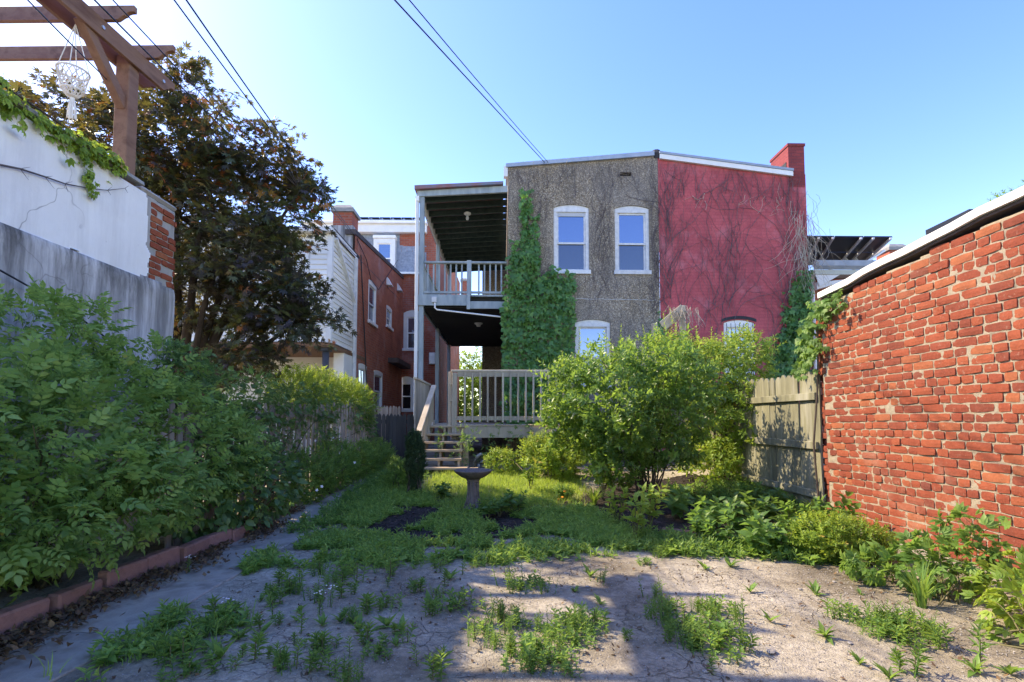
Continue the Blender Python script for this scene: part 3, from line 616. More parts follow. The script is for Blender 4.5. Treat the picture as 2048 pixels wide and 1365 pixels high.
b = MB(); b.prism([(XP0-.1,Y0-.1,zbt+.135),(XB0-.11,Y0-.1,zbt2+.155),(XB0-.11,Y0-.1,zbt2+.215),(XP0-.1,Y0-.1,zbt+.225)], (0,6.2,0)); b.build('roof', 'rust_metal', po)
b = MB(); b.box((XP0+.005,Y0+.13,zbt-.10),(XP0+.05,YP1,zbt+.13)); b.build('side_beam', 'old_white', po)
for k in range(15):          # roof joists
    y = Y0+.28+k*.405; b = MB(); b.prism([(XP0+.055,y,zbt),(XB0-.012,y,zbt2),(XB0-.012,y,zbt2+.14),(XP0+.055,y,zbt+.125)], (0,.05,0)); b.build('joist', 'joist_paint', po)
# balcony floor: fascia boards, floor boards, ceiling boards, joists
xm = P(938,600,Y=Y0).x
MB().box((XP0-.004,Y0-.035,zf),(xm,Y0,zfl+.02)).build('fascia_board', 'porch_paint', po, bevel=.005)
MB().box((xm+.003,Y0-.03,zf-.07),(XB0-.015,Y0+.005,zf+.1)).build('fascia_board', 'porch_paint', po, bevel=.005)
MB().box((xm-.05,Y0-.065,zf-.09),(xm+.03,Y0-.036,zfl+.03)).build('fascia_block', 'porch_paint', po, bevel=.005)
for k in range(22):
    x0 = XP0+(XB0-XP0-.02)*k/22; MB().box((x0+.004,Y0+.01,zfl-.01),(x0+(XB0-XP0-.02)/22-.002,YP1,zfl+.03)).build('floor_board', 'porch_paint', po)
for k in range(11):
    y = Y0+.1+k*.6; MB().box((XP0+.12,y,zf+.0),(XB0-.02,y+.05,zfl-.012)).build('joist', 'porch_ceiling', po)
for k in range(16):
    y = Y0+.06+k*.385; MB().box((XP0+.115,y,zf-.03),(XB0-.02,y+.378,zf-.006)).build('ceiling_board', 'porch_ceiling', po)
MB().box((XP0+.002,Y0+.12,zf-.03),(XP0+.055,YP1,zfl-.015)).build('side_beam', 'porch_paint', po)
# balcony railing, front and left side
zrt = P(930,523,Y=Y0).z
rl = MB().box((XP0+.12,Y0-.01,zrt-.045),(XB0-.02,Y0+.07,zrt)).build('top_rail', 'porch_paint', po, bevel=.005)
MB().box((XP0+.12,Y0+.01,zfl+.06),(XB0-.02,Y0+.05,zfl+.11)).build('bottom_rail', 'porch_paint', po)
MB().box((xm-.05,Y0-.018,zfl+.032),(xm+.05,Y0+.08,zrt+.02)).build('newel', 'porch_paint', po, bevel=.005)
for k in range(14):
    x = XP0+.2+k*(XB0-XP0-.3)/13.4
    if abs(x-xm) > .09: MB().box((x-.018,Y0+.052,zfl+.035),(x+.018,Y0+.088,zrt-.047)).build('baluster', 'porch_paint', po)
for z in (zrt-.045, zfl+.06): MB().box((XP0+.03,Y0+.13,z),(XP0+.09,YP1-.13,z+.045)).build('side_rail', 'porch_paint', po)
for k in range(40):
    y = Y0+.25+k*.145; MB().box((XP0+.045,y,zfl+.108),(XP0+.075,y+.035,zrt-.047)).build('baluster', 'porch_paint', po)
MB().lathe([(0,-.02),(.07,-.02),(.09,.0),(.09,.02),(0,.02)], (P(935,405,Y=Y0+.9).x,Y0+.9,zbt-.02), 12).build('lamp_holder', 'old_white', po)
MB().lathe([(0,-.16),(.03,-.15),(.04,-.11),(.025,-.05),(.02,-.0)], (P(935,405,Y=Y0+.9).x,Y0+.9,zbt-.02), 10).build('lamp_bulb', 'blind', po)
MB().lathe([(0,-.09),(.05,-.09),(.06,-.05),(.11,-.02),(.11,.0),(0,.0)], (P(957,656,Y=Y0+1.9).x,Y0+1.9,zf-.032), 14).build('lamp_holder', 'old_white', po)
b = MB(); b.tube([(P(870,595,Y=Y0-.05).x,Y0-.055,zf+.16),(P(870,595,Y=Y0-.05).x,Y0-.055,zf-.06),(P(874,620,Y=Y0-.05).x,Y0-.04,zf-.1),(XB0-.05,Y0-.03,zf-.27)], .018, 6); b.build('conduit', 'old_white', po)
MB().box((P(866,600,Y=Y0).x-.02,Y0-.085,zf+.06),(P(874,600,Y=Y0).x,Y0-.037,zf+.19)).build('junction_box', 'old_white', po, bevel=.006)
MB().box((XB0-.06,Y0+1.0,1.15),(XB0-.012,Y0+1.45,1.95)).build('meter_box', 'grey_box', po, bevel=.01)

# ---- low deck and stairs in front of the porch
YD = 9.8; zd = 1.08
dk = thing('timber_deck', 'low weathered timber deck with open stairs and baluster railing', 'deck', (-.9, YD, .25))
XD0, XD1 = P(908,800,Y=YD).x, 1.75
for k in range(11): MB().box((XD0+.004,YD+.03+k*.142,zd-.035),(XD1,YD+.03+k*.142+.137,zd)).build('deck_board', 'deck_wood', dk)
MB().box((XD0,YD-.02,zd-.25),(XD1,YD+.022,zd-.04)).build('rim_joist', 'deck_wood', dk, bevel=.004)
MB().box((XD0-.04,YD-.024,zd-.25),(XD0-.004,YD+1.5,zd-.03)).build('rim_joist', 'deck_wood', dk)
for x in (XD0-.02, XD1-.1, (XD0+XD1)/2+.25):
    MB().box((x+.04,YD+.04,.1),(x+.14,YD+.14,zd-.26)).build('post', 'deck_wood', dk, bevel=.006)
MB().box((XD0-.03,YD-.11,zd-.28),(XD0+.065,YD-.026,P(920,747,Y=YD).z)).build('newel', 'deck_wood', dk, bevel=.006)
zr_ = P(1000,745,Y=YD).z
MB().box((XD0-.05,YD-.10,zr_),(XD1,YD+.035,zr_+.04)).build('top_rail', 'deck_wood', dk, bevel=.006)
MB().box((XD0+.07,YD-.085,zr_-.095),(XD1,YD-.05,zr_-.004)).build('top_rail', 'deck_wood', dk)
MB().box((XD0+.07,YD-.085,zd+.09),(XD1,YD-.05,zd+.17)).build('bottom_rail', 'deck_wood', dk)
k = 0; x = XD0+.2
while x < XD1:
    MB().box((x,YD-.122,zd+.05),(x+.036,YD-.087,zr_-.02)).build('baluster', 'deck_wood', dk, bevel=.003); x += .148
MB().box((.95,YD-.1,zd-.25),(1.03,YD-.022,zd+.2)).build('post', 'deck_wood', dk)
# return railing beside the stair head
MB().box((XD0-.12,YD+.0,zd-.2),(XD0-.042,YD+.09,zr_+.01)).build('newel', 'deck_wood', dk, bevel=.006)
for z in (zr_-.25, zr_-.57): MB().box((XD0-.07,YD-.06,z),(XD0+.06,YD-.028+.02,z+.04)).build('cross_piece', 'deck_wood', dk)
# stairs
XS0, XS1 = -1.52, -.72; yb = 8.62; zb = float(gz(-1.1,8.6)); nst = 6; rise = (zd-zb)/nst; run = (YD+.1-yb)/nst
for k in range(nst):
    z = zb+rise*(k+1)-.02 if k < nst-1 else zd-.01; y = yb+run*k
    x1 = XS1 if k > 0 else XS1+.12
    MB().box((XS0,y,z-.04),(x1,y+.29,z)).build('tread', 'tread_wood', dk, bevel=.006)
for x in (XS0+.03, (XS0+XS1)/2-.02, XS1-.07):
    pl = []
    for k in range(nst):
        z = zb+rise*(k+1)-.062 if k < nst-1 else zd-.052; pl += [(x,yb+run*k+.03,z-(rise if k else z-zb+.02)), (x,yb+run*k+.03,z)]
    pl += [(x,YD+.18,zd-.06),(x,YD+.18,zd-.32),(x,yb+.35,zb-.05),(x,yb+.03,zb-.05)]
    MB().prism(pl, (.04,0,0)).build('stringer', 'tread_wood', dk)
MB().box((XS1+.02,yb+.05,zb-.1),(XS1+.30,yb+.30,zb+.1)).build('stair_block', 'tread_wood', dk, bevel=.01)
MB().box((XS1-.02,YD-.35,.1),(XS1+.08,YD-.25,zd-.27)).build('post', 'tread_wood', dk, bevel=.006)
p0, p1 = P(868,772,Y=10.1), P(838,864,Y=8.95)
MB().beam(p0, p1, .10, .045).build('hand_rail', 'deck_wood', dk, bevel=.005)
MB().beam(p0-Vector((0,0,.72)), p1-Vector((0,0,.62)), .045, .09).build('lower_rail', 'deck_wood', dk, bevel=.005)
for k in range(7):
    t = (k+.5)/7; p = p0.lerp(p1, t); MB().box((p.x-.018,p.y-.018,p.z-.66),(p.x+.018,p.y+.018,p.z-.02)).build('baluster', 'deck_wood', dk)
MB().box((p1.x-.045,p1.y+.06,zb-.1),(p1.x+.045,p1.y+.15,p1.z+.02)).build('newel', 'deck_wood', dk, bevel=.006)
# boarded screen along the left side
for k in range(13):
    y = 10.15+k*.15; MB().box((XP0+.13,y,zd-.3),(XP0+.155,y+.143,2.0+random.uniform(-.01,.01))).build('screen_board', 'deck_wood', dk)
MB().box((XP0+.11,10.1,2.0),(XP0+.18,12.15,2.045)).build('screen_cap', 'deck_wood', dk, bevel=.004)
for k in range(12):
    y = 11.5+k*.45; 
    MB().box((XP0+.1,y,zd-.035),(XB0-.02,y+.44,zd)).build('deck_board', 'deck_wood', dk)

# ---- white clapboard addition, left
XN = -3.9
hw = thing('white_siding_house', 'white clapboard upper storey overhanging a porch on a dark post', 'house', (-5.5, Y0, .2))
zs0, zs1 = P(655,684,Y=Y0).z, P(660,468,Y=Y0).z
def slat(b, f, u0, u1, z, h, th=.022):
    return b.add([f(u0,z,-th),f(u1,z,-th),f(u1,z+h,-.003),f(u0,z+h,-.003),f(u0,z,0),f(u1,z,0)], [(0,1,2,3),(0,1,5,4),(0,4,3),(1,2,5)])
MB().box((-8.5,Y0+.01,zs0),(XN-.01,13.05,zs1)).build('wall', 'siding', hw)
nb = 21; hh = (zs1-zs0)/nb
wz = (P(610,506,Y=Y0).z, P(610,548,Y=Y0).z); wx = (P(545,520,Y=Y0).x, P(612,520,Y=Y0).x)
wm = (wx[0]+wx[1])/2
for k in range(nb):
    z = zs0+k*hh
    if z+hh > wz[1]-.5 and z < wz[0]+.05:
        slat(MB(), fx(Y0), -8.5, wx[0]-.1, z, hh).build('siding_board', 'siding', hw); slat(MB(), fx(Y0), wx[1]+.1, XN-.09, z, hh).build('siding_board', 'siding', hw)
    else: slat(MB(), fx(Y0), -8.5, XN-.09, z, hh).build('siding_board', 'siding', hw)
    slat(MB(), fy(XN), Y0+.09, 13.0, z, hh).build('siding_board', 'siding', hw)
for a, c in ((wx[0]-.06,wm-.03),(wm+.03,wx[1]+.06)): window(hw, fx(Y0-.05), a, c, wz[1]-.55, wz[0]+.05, 0, 'white_trim')
MB().box((XN-.088,Y0-.02,zs0-.02),(XN+.022,Y0+.088,zs1)).build('corner_board', 'white_trim', hw)
MB().box((-8.5,Y0-.05,zs0-.12),(XN+.01,14.2,zs0-.021)).build('soffit', 'soffit_wood', hw)
MB().box((-8.6,Y0-.18,zs1+.002),(XN+.05,13.05,zs1+.1)).build('eave', 'white_trim', hw)
MB().box((-8.6,Y0+.1,zs1+.1),(XN+.03,13.4,zs1+.16)).build('roof', 'tar', hw)
MB().box((XN+.024,Y0+.1,zs1-.02),(XN+.05,13.0,zs1+.0)).build('rake_trim', 'soffit_dark', hw)
xpp = P(650,750,Y=Y0+.1).x
MB().tube([(xpp,Y0+.12,0),(xpp,Y0+.12,zs0-.12)], .075, 14).build('post', 'dark_post', hw, smooth=True)
MB().box((xpp-.11,Y0+.01,zs0-.2),(xpp+.11,Y0+.23,zs0-.122)).build('post_cap', 'dark_post', hw)
b = MB(); YL = 13.2
lh = [(P(556,740,Y=YL).x,P(577,740,Y=YL).x,.6,P(570,735,Y=YL).z,0),(P(585,740,Y=YL).x,P(622,740,Y=YL).x,.6,P(600,737,Y=YL).z,.08)]
wall(b, fx(YL), -8.5, XN-.2, -.3, zs0-.12, lh); b.build('lower_wall', 'siding', hw)
for h in lh: window(hw, fx(YL), *h, frame='white_trim')
MB().box((XN-.25,12.3,-.3),(XN+.0,13.05,zs0-.121)).build('lower_side_wall', 'siding', hw)
MB().box((XN+.015,12.95,-.2),(XN+.10,13.03,zs1+.0)).build('downspout', 'old_white', hw, bevel=.01)
MB().beam((XN+.05,12.99,zs1-1.2),(XN+.05,Y0+.15,zs1-.05), .07,.06).build('downspout', 'old_white', hw)
# ---- brick neighbour, left
hn = thing('brick_neighbour_house', 'red brick rowhouse behind the siding house with slate mansard and white dormer', 'house', (XN, 13, .2))
YN = 19.4; ztn = lambda u: P(714,474,X=XN).z+(P(804,556,X=XN).z-P(714,474,X=XN).z)*(u-13.1)/(YN-13.1)
def sidehole(x0,x1,ya,yb_):
    u0, u1 = P(x0,700,X=XN).y, P(x1,700,X=XN).y; um = (x0+x1)/2; return (u0,u1,P(um,yb_,X=XN).z,P(um,ya,X=XN).z,.04)
sh = [sidehole(735,751,562,648),sidehole(771.5,783,612,656),sidehole(717,734,728,806),sidehole(748.5,766,742,818)]
b = MB(); wall(b, fy(XN), 13.051, YN, -.3, ztn, sh); b.build('side_wall', 'brick_side', hn)
for h in sh: window(hn, fy(XN), *h, frame='white_trim', fw=.09, proud=.03)
b = MB(); b.prism([(XN+.03,13.0,ztn(13)+.0),(XN+.03,YN,ztn(YN)),(XN-.25,YN,ztn(YN)),(XN-.25,13.0,ztn(13))], (0,0,.13)); b.build('roof_edge', 'soffit_dark', hn)
f = fx(YN); XM1 = P(873,600,Y=YN).x
def backhole(x0,x1,ya,yb_,r): return (P(x0,700,Y=YN).x,P(x1,700,Y=YN).x,P(800,yb_,Y=YN).z,P(800,ya,Y=YN).z,r)
bh = [backhole(806,843,620,700,.12), backhole(797,830,753,822,.12)]
zw = P(800,548,Y=YN).z
b = MB(); wall(b, f, XN, XM1, -.3, P(860,462,Y=YN).z, bh); b.build('rear_wall', 'brick_back', hn)
window(hn, f, *bh[0], frame='white_trim', fw=.14); window(hn, f, *bh[1], frame='white_trim', glass='dark_glass', fw=.13)
b = MB(); b.add([(XM1,YN,-.3),(XM1,30,-.3),(XM1,30,P(873,480,Y=YN).z+1.2),(XM1,YN,P(866,462,Y=YN).z)], [(0,1,2,3)]); b.build('end_wall', 'brick_side', hn)
# mansard: slates in courses, dormer, cornice
xa, xb = P(735,500,Y=YN).x-2.5, P(853,500,Y=YN).x; zm1 = P(800,470,Y=YN).z
MB().prism([(xa,YN-.06,zw+.02),(xa,YN+.05,zm1),(xa,YN+.6,zm1),(xa,YN+.6,zw+.02)], (xb-xa,0,0)).build('mansard', 'slate', hn)
b = MB(); nr = 13
for r in range(nr):
    z = zw+.03+(zm1-zw-.05)*r/nr; h = (zm1-zw-.05)/nr*1.25; y = YN-.065+.11*r/nr; x = xa+(r%2)*.12
    while x < xb-.2:
        ww = random.uniform(.2,.24); yo = random.uniform(0,.006); b.add([(x,y-.012-yo,z),(x+ww-.01,y-.012-yo,z),(x+ww-.01,y-.002,z+h),(x,y-.002,z+h),(x,y+.02,z),(x+ww-.01,y+.02,z)], [(0,1,2,3),(0,1,5,4)]); x += ww
sl_ = b.build('slates', 'slate', hn); sl_['kind'] = 'stuff'
MB().box((xa,YN-.22,zw-.06),(xb+.02,YN-.005,zw+.015)).build('gutter', 'white_trim', hn)
zc0, zc1 = P(800,469,Y=YN).z, P(800,449,Y=YN).z
MB().box((xa,YN-.22,zc0),(xb+.02,YN+.6,zc1)).build('cornice', 'white_trim', hn, bevel=.02)
MB().box((xa,YN-.32,zc1-.08),(xb+.06,YN+.6,zc1+.02)).build('cornice', 'white_trim', hn, bevel=.02)
d0, d1 = P(750,500,Y=YN).x, P(793,500,Y=YN).x; dz0, dz1 = P(770,545,Y=YN).z, P(770,482,Y=YN).z
dm = MB().box((d0-.02,YN-.3,dz1),(d1+.02,YN+.2,dz1+.13)).build('dormer', 'white_trim', hn, bevel=.02)
fd = fx(YN-.28); window(hn, fd, d0, d1, dz0, dz1, 0, 'white_trim', fw=.16, split=.42)
MB().box((d0,YN-.2,dz0),(d0+.05,YN+.1,dz1)).build('cheek', 'white_trim', dm); MB().box((d1-.05,YN-.2,dz0),(d1,YN+.1,dz1)).build('cheek', 'white_trim', dm)
MB().box((P(855,470,Y=YN).x,YN-.02,zm1-2),(XM1+.01,YN+.7,zm1+.45)).build('parapet', 'brick_back', hn)
# vents and hood on the side wall
for px, py in ((775,565),(796,577)):
    p = P(px,py,X=XN); MB().prism([(XN-.01,p.y-.15,p.z+.15),(XN+.02,p.y-.15,p.z+.15),(XN+.17,p.y-.15,p.z-.12),(XN-.01,p.y-.15,p.z-.12)], (0,.3,0)).build('vent_hood', 'white_trim', hn)
p = P(792,732,X=XN); MB().box((XN,p.y-1.3,p.z-.02),(XN+.35,p.y+1.0,p.z+.14)).build('door_hood', 'soffit_dark', hn)
MB().tube([P(722,510,X=XN+.03),P(724,560,X=XN+.03),P(730,690,X=XN+.03),P(735,815,X=XN+.03)], .016, 5).build('cable', 'wire', hn)
MB().tube([P(714,478,X=XN+.03),P(733,520,X=XN+.05),P(742,560,X=XN+.03),P(757,580,X=XN+.03),P(796,520,X=XN+.03)], .01, 5).build('cable', 'wire', hn)
p = P(848,700,X=XM1+.01); MB().box((XN+1.05,YN-.14,p.z-.16),(XN+1.3,YN-.004,p.z+.3)).build('wall_lantern', 'metal', hn, bevel=.02)
# chimney of the neighbour
def chimney(x0,x1,y,d,zb_,zt_,label,m='brick_back'):
    t = thing('chimney', label, 'chimney', ((x0+x1)/2,y,zb_), 'chimneys on the roofs behind')
    MB().box((x0,y,zb_),(x1,y+d,zt_-.22)).build('stack', m, t)
    b = MB(); e = .05; b.add([(x0-e,y-e,zt_-.22),(x1+e,y-e,zt_-.22),(x1+e,y+d+e,zt_-.22),(x0-e,y+d+e,zt_-.22),(x0-e,y-e,zt_-.12),(x1+e,y-e,zt_-.12),(x1+e,y+d+e,zt_-.12),(x0-e,y+d+e,zt_-.12),
        (x0+.06,y+.06,zt_),(x1-.06,y+.06,zt_),(x1-.06,y+d-.06,zt_),(x0+.06,y+d-.06,zt_)], [(0,3,2,1)]+[(i,(i+1)%4,(i+1)%4+4,i+4) for i in range(4)]+[(i+4,(i+1)%4+4,(i+1)%4+8,i+8) for i in range(4)]+[(8,9,10,11)])
    b.build('cap', 'cap_stone', t); return t
xc0, xc1 = P(666,440,Y=13.1).x, P(704,440,Y=13.1).x
t = chimney(xc0,xc1,13.1,.55,zs1+.1,P(685,408,Y=13.1).z,'red brick chimney with pale parged base rising above the white siding')
MB().box((xc0-.04,13.06,zs1+.05),(xc1+.04,13.7,P(685,452,Y=13.1).z)).build('parged_base', 'plaster_low', t)
chimney(P(1779,500,Y=15).x,P(1813,500,Y=15).x,15,.55,4.2,P(1795,487,Y=15).z,'small dark brick chimney beyond the white coping of the brick wall')
# far chimney seen through the porch, vent stack by the roof corner
chimney(P(922,565,Y=32).x,P(934,565,Y=32).x,32,.5,6,P(928,556,Y=32).z,'tiny distant chimney seen between the balcony balusters')
# solar panels over the mansard
sp = thing('solar_array', 'row of solar panels on rails above the slate mansard roof', 'solar panel', (P(770,450,Y=20).x,20,zc1), 'solar panels on roofs')
x0, x1 = P(706,450,Y=20).x, P(852,450,Y=20).x; zt_ = P(780,437,Y=19.2).z; n = 7; zb_ = zc1+.12
for k in range(n):
    a = x0+(x1-x0)*k/n; MB().add([(a+.02,19.2,zt_),(a+(x1-x0)/n-.02,19.2,zt_),(a+(x1-x0)/n-.02,21.4,zt_-.25),(a+.02,21.4,zt_-.25),(a+.02,19.2,zt_+.04),(a+(x1-x0)/n-.02,19.2,zt_+.04),(a+(x1-x0)/n-.02,21.4,zt_-.21),(a+.02,21.4,zt_-.21)],
        [(0,3,2,1),(4,5,6,7),(0,1,5,4),(1,2,6,5),(2,3,7,6),(3,0,4,7)]).build('panel', 'solar_back', sp)
    MB().beam((a+.1,19.2,zt_-.04),(a+.55,20.6,zb_-.1),.06,.06).build('strut', 'metal', sp)
MB().box((x0,19.35,(zt_+zb_)/2-.08),(x1,19.45,(zt_+zb_)/2+.12)).build('rail', 'metal', sp)
MB().box((x0,19.2,zb_-.1),(x1,19.3,zb_-.02)).build('rail', 'metal', sp)

# ---- eaved house to the right with tilted solar panels
YE = 13.0
he = thing('eaved_house', 'house corner with pale gutter and eave behind the brick wall', 'house', (8.2,YE,.2))
ex0, ex1 = P(1622,540,Y=YE).x, P(1850,540,Y=YE).x; ez0, ez1 = P(1690,557,Y=YE).z, P(1690,532,Y=YE).z
MB().box((ex0,YE,-.3),(ex1,YE+5,ez0-.02)).build('wall', 'brick_back', he)
MB().box((ex0-.12,YE-.35,ez0),(ex1,YE+5,ez0+.12)).build('fascia', 'eave_cream', he)
b = MB(); b.prism([(ex0-.16,YE-.36,ez0+.121),(ex0-.16,YE-.46,ez0+.2),(ex0-.16,YE-.5,ez0+.33),(ex0-.16,YE-.36,ez0+.33)], (ex1-ex0+.16,0,0)); b.build('gutter', 'roof_metal', he)
b = MB(); b.prism([(ex0-.1,YE-.34,ez0+.121),(ex0-.1,YE+5,ez0+.5),(ex0-.1,YE+5,ez0+.4),(ex0-.1,YE-.34,ez0+.1)], (ex1-ex0,0,0)); b.build('roof', 'tar', he)
b = MB(); b.add([(ex0-.1,YE-.33,ez0-.005),(ex0+.55,YE-.33,ez0-.005),(ex0-.0,YE-.33,ez0-.32)], [(0,1,2)]); b.prism([(ex0-.05,YE-.3,ez0-.38),(ex0+.75,YE-.3,ez0-.16),(ex0+.75,YE-.3,ez0-.11),(ex0-.05,YE-.3,ez0-.2)], (0,.2,0)); b.build('eave_bracket', 'white_trim', he)
MB().tube([(ex0-.03,YE-.1,0),(ex0-.03,YE-.1,ez0+.1)], .045, 8).build('downpipe', 'old_white', he)
sp = thing('solar_array', 'tilted solar panels on metal struts above the pale gutter', 'solar panel', (ex0+1,YE,ez0+.3), 'solar panels on roofs')
tz = P(1700,474,Y=12.7).z; tx0, tx1 = P(1612,474,Y=12.7).x, P(1787,474,Y=12.7).x; bz = P(1700,532,Y=14.6).z; bx0, bx1 = P(1590,530,Y=14.6).x, P(1722,530,Y=14.6).x
for i in range(3):
    for j in range(2):
        q = lambda s, t: Vector((tx0+(tx1-tx0)*s,12.7,tz)).lerp(Vector((bx0+(bx1-bx0)*s,14.6,bz)), t)
        MB().prism([q(i/3+.006,j/2+.01), q((i+1)/3-.006,j/2+.01), q((i+1)/3-.006,(j+1)/2-.01), q(i/3+.006,(j+1)/2-.01)], (0,.02,.04)).build('panel', 'solar_back', sp)
for s in (.14,.3,.62,.76,.96):
    MB().beam(q(s,-.01)-Vector((0,.02,.05)), q(s,1.0)-Vector((0,.02,.05)), .05, .05).build('rail', 'alu', sp)
for s in (.3,.62,.76,.96):
    e = q(s,.62); MB().beam(e-Vector((0,.02,.08)), (e.x+.12,e.y-.3,ez0+.3), .05, .05).build('strut', 'alu', sp)
MB().beam(q(.2,.8)-Vector((0,.2,.1)), (q(.7,.8).x,12.9,ez0+.35), .05,.05).build('brace', 'alu', sp)
MB().beam(q(.99,.4)-Vector((0,.2,.1)), (q(.45,.8).x,12.9,ez0+.33), .05,.05).build('brace', 'alu', sp)
# ------------------------------------------------------------------ rough sheets and real bricks
def slab_sheet(name, m, parent, fxn, us, zs, mask, thick, axis='x'):
    U, Z = np.meshgrid(us, zs); Xs = fxn(U, Z); n = len(us); ok = mask((U[:-1,:-1]+U[1:,1:])/2, (Z[:-1,:-1]+Z[1:,1:])/2)
    V = np.stack([Xs, U, Z], 2).reshape(-1,3); V2 = V.copy(); V2[:,0] += thick; N = len(V); idx = np.arange(N).reshape(U.shape)
    q = idx[:-1,:-1][ok]; T = [np.stack([q,q+1,q+n+1],1), np.stack([q,q+n+1,q+n],1)]
    pad = np.pad(ok, 1)
    for dj, di, a, b in ((0,-1,0,n),(0,1,1,n+1),(-1,0,0,1),(1,0,n,n+1)):
        nb_ = pad[1+dj:1+dj+ok.shape[0], 1+di:1+di+ok.shape[1]]; e = idx[:-1,:-1][ok & ~nb_]
        T += [np.stack([e+a,e+b,e+b+N],1), np.stack([e+a,e+b+N,e+a+N],1)]
    T = np.concatenate(T); VV = np.concatenate([V,V2]); used = np.unique(T); mp = np.zeros(len(VV), int); mp[used] = np.arange(len(used))
    o = obj(name, tri_mesh(name, VV[used], mp[T]), m, parent); return o
def brick_mesh(i):
    r = random.Random(100+i); V, T = [], []; nu, nv = 4, 3; j = .05
    cut = [r.random()*.16 for _ in range(4)]
    for v in range(nv):
        for u in range(nu):
            a, c = u/(nu-1)-.5, v/(nv-1)-.5; x = 0+r.uniform(-.02,.02)
            if u in (0,nu-1) or v in (0,nv-1): x += .035
            if u in (0,nu-1) and v in (0,nv-1):
                k = cut[(u>0)*2+(v>0)]; a *= 1-k*.4; c *= 1-k*.9; x += .04
            V.append((x, a+r.uniform(-j,j)*.35*(0<u<nu-1), c+r.uniform(-j,j)*1.0))
    fr = list(range(nu*nv))
    for v in range(nv-1):
        for u in range(nu-1):
            q = v*nu+u; T += [(q,q+nu+1,q+1),(q,q+nu,q+nu+1)]
    ring = [u for u in range(nu)]+[v*nu+nu-1 for v in range(1,nv)]+[(nv-1)*nu+u for u in range(nu-2,-1,-1)]+[v*nu for v in range(nv-2,0,-1)]
    n = len(V)
    for k in ring: V.append((1.0, V[k][1], V[k][2]))
    L = len(ring)
    for k in range(L):
        a, b_ = ring[k], ring[(k+1)%L]; T += [(a,b_,n+(k+1)%L),(a,n+(k+1)%L,n+k)]
    return np.array(V, float), np.array(T)
BR = [brick_mesh(i) for i in range(10)]
BM = [tri_mesh('brick', V, T) for V, T in BR]
for m_ in BM: m_.shade_flat()
for m_ in BM: m_.materials.append(MATS['old_brick'])
def add_brick(parent, x, y, z, dx, dy, dz):
    o = bpy.data.objects.new('brick', random.choice(BM)); C.objects.link(o); par(o, parent)
    o.location = (x,y,z); o.scale = (dx,dy,dz); o.rotation_euler = (random.uniform(-.012,.012), 0, random.uniform(-.015,.015)*(1 if dx>0 else -1)); return o

# ---- old brick wall, right
XW = 3.75; YW = 5.74; ch_ = .0755
bw = thing('brick_wall', 'weathered orange-red brick garden wall with thick pale mortar', 'wall', (XW,4,0))
ztop = lambda y: 2.56+(YW-np.asarray(y))*.077+.03*(vnoise(y, 0*np.asarray(y), 2.5, 3)-.5)
bow = lambda y, z: .03*np.sin(np.asarray(y)*1.1)+.015*np.sin(np.asarray(z)*2.0+1)
rows = []; z = -.12; k = 0
while z < 3.1:
    y = -.5+random.uniform(0,.2); hdr = (k%6 == 3)
    while y < YW+.12:
        L = (.1 if hdr or random.random() < .40 else .205)*random.uniform(.93,1.06); g_ = random.uniform(.008,.014)
        yc = y+L/2; zc_ = z+ch_/2+.012*math.sin(y*1.7+.6)+random.uniform(-.003,.003)
        if zc_+.03 < float(ztop(yc)) and y+L < YW+(.0 if k%2 else .05)+random.uniform(-.02,.05):
            rows.append((yc,zc_,L,ch_-random.uniform(.009,.014),random.uniform(-.004,.004)-(.008 if random.random()<.03 else 0)))
        y += L+g_
    z += ch_; k += 1
vis = sorted([r for r in rows if r[0] > 3.45], key=lambda r: r[0]); near = vis[:300]; rest = [r for r in rows if r[0] <= 3.45]+vis[300:]
for yc,zc_,L,h,dx in near: add_brick(bw, XW-.004+float(bow(yc,zc_))+dx, yc, zc_, .06, L, h)
for i in range(150):          # toothed broken end
    zc_ = random.uniform(0,2.35); yc = YW+random.uniform(.0,.22); rest.append((yc, round(zc_/ch_)*ch_+.02, random.uniform(.08,.18), .066, .02+.45*(yc-YW)+random.uniform(-.03,.05)))
Vs, Ts, R, n = [], [], [], 0
for yc,zc_,L,h,dx in rest:
    V, T = random.choice(BR); Vs.append(V*(.06,L,h)+(XW-.004+float(bow(yc,zc_))+dx,yc,zc_)); Ts.append(T+n); n += len(V); R.append(np.full(len(V), random.random()))
o = obj('bricks', tri_mesh('bricks', np.concatenate(Vs), np.concatenate(Ts), np.concatenate(R)), 'old_brick', bw); o['kind'] = 'stuff'; o.data.shade_flat()
us, zs = np.arange(-.5,YW+.02,.022), np.arange(-.15,3.0,.018)
slab_sheet('mortar', 'mortar', bw, lambda U,Z: XW+.0048+bow(U,Z)-.007*(vnoise(U,Z,26,4)-.4)-.006*(vnoise(U,Z,8,9)-.5)-.004*(vnoise(U,Z,50,14)-.5), us, zs, lambda U,Z: Z < ztop(U)-.035, .03)
b = MB(); b.prism([(XW+.1,-.5,-.3),(XW+.1,YW+.2,-.3),(XW+.1,YW+.2,2.5),(XW+.1,-.5,2.95)], (.25,0,0)); b.build('core', 'mortar', bw)
fl = []
for i in range(26):
    y = -.5+i*(YW-.06+.5)/25; fl.append((y, float(ztop(y))+.035+random.uniform(-.006,.006)))
b = MB(); n = len(fl)
prof = [(-.085,-.0),(-.09,.062),(.05,.085),(.05,.02)]
for y, z in fl: b.v += [(XW+.0+dx+random.uniform(-.004,.004), y, z+dz) for dx, dz in prof]
b.f += [(i*4+k, i*4+(k+1)%4, i*4+4+(k+1)%4, i*4+4+k) for i in range(n-1) for k in range(4)]+[(0,1,2,3),(n*4-1,n*4-2,n*4-3,n*4-4)]
b.build('coping_flashing', 'white_trim', bw)
b = MB()
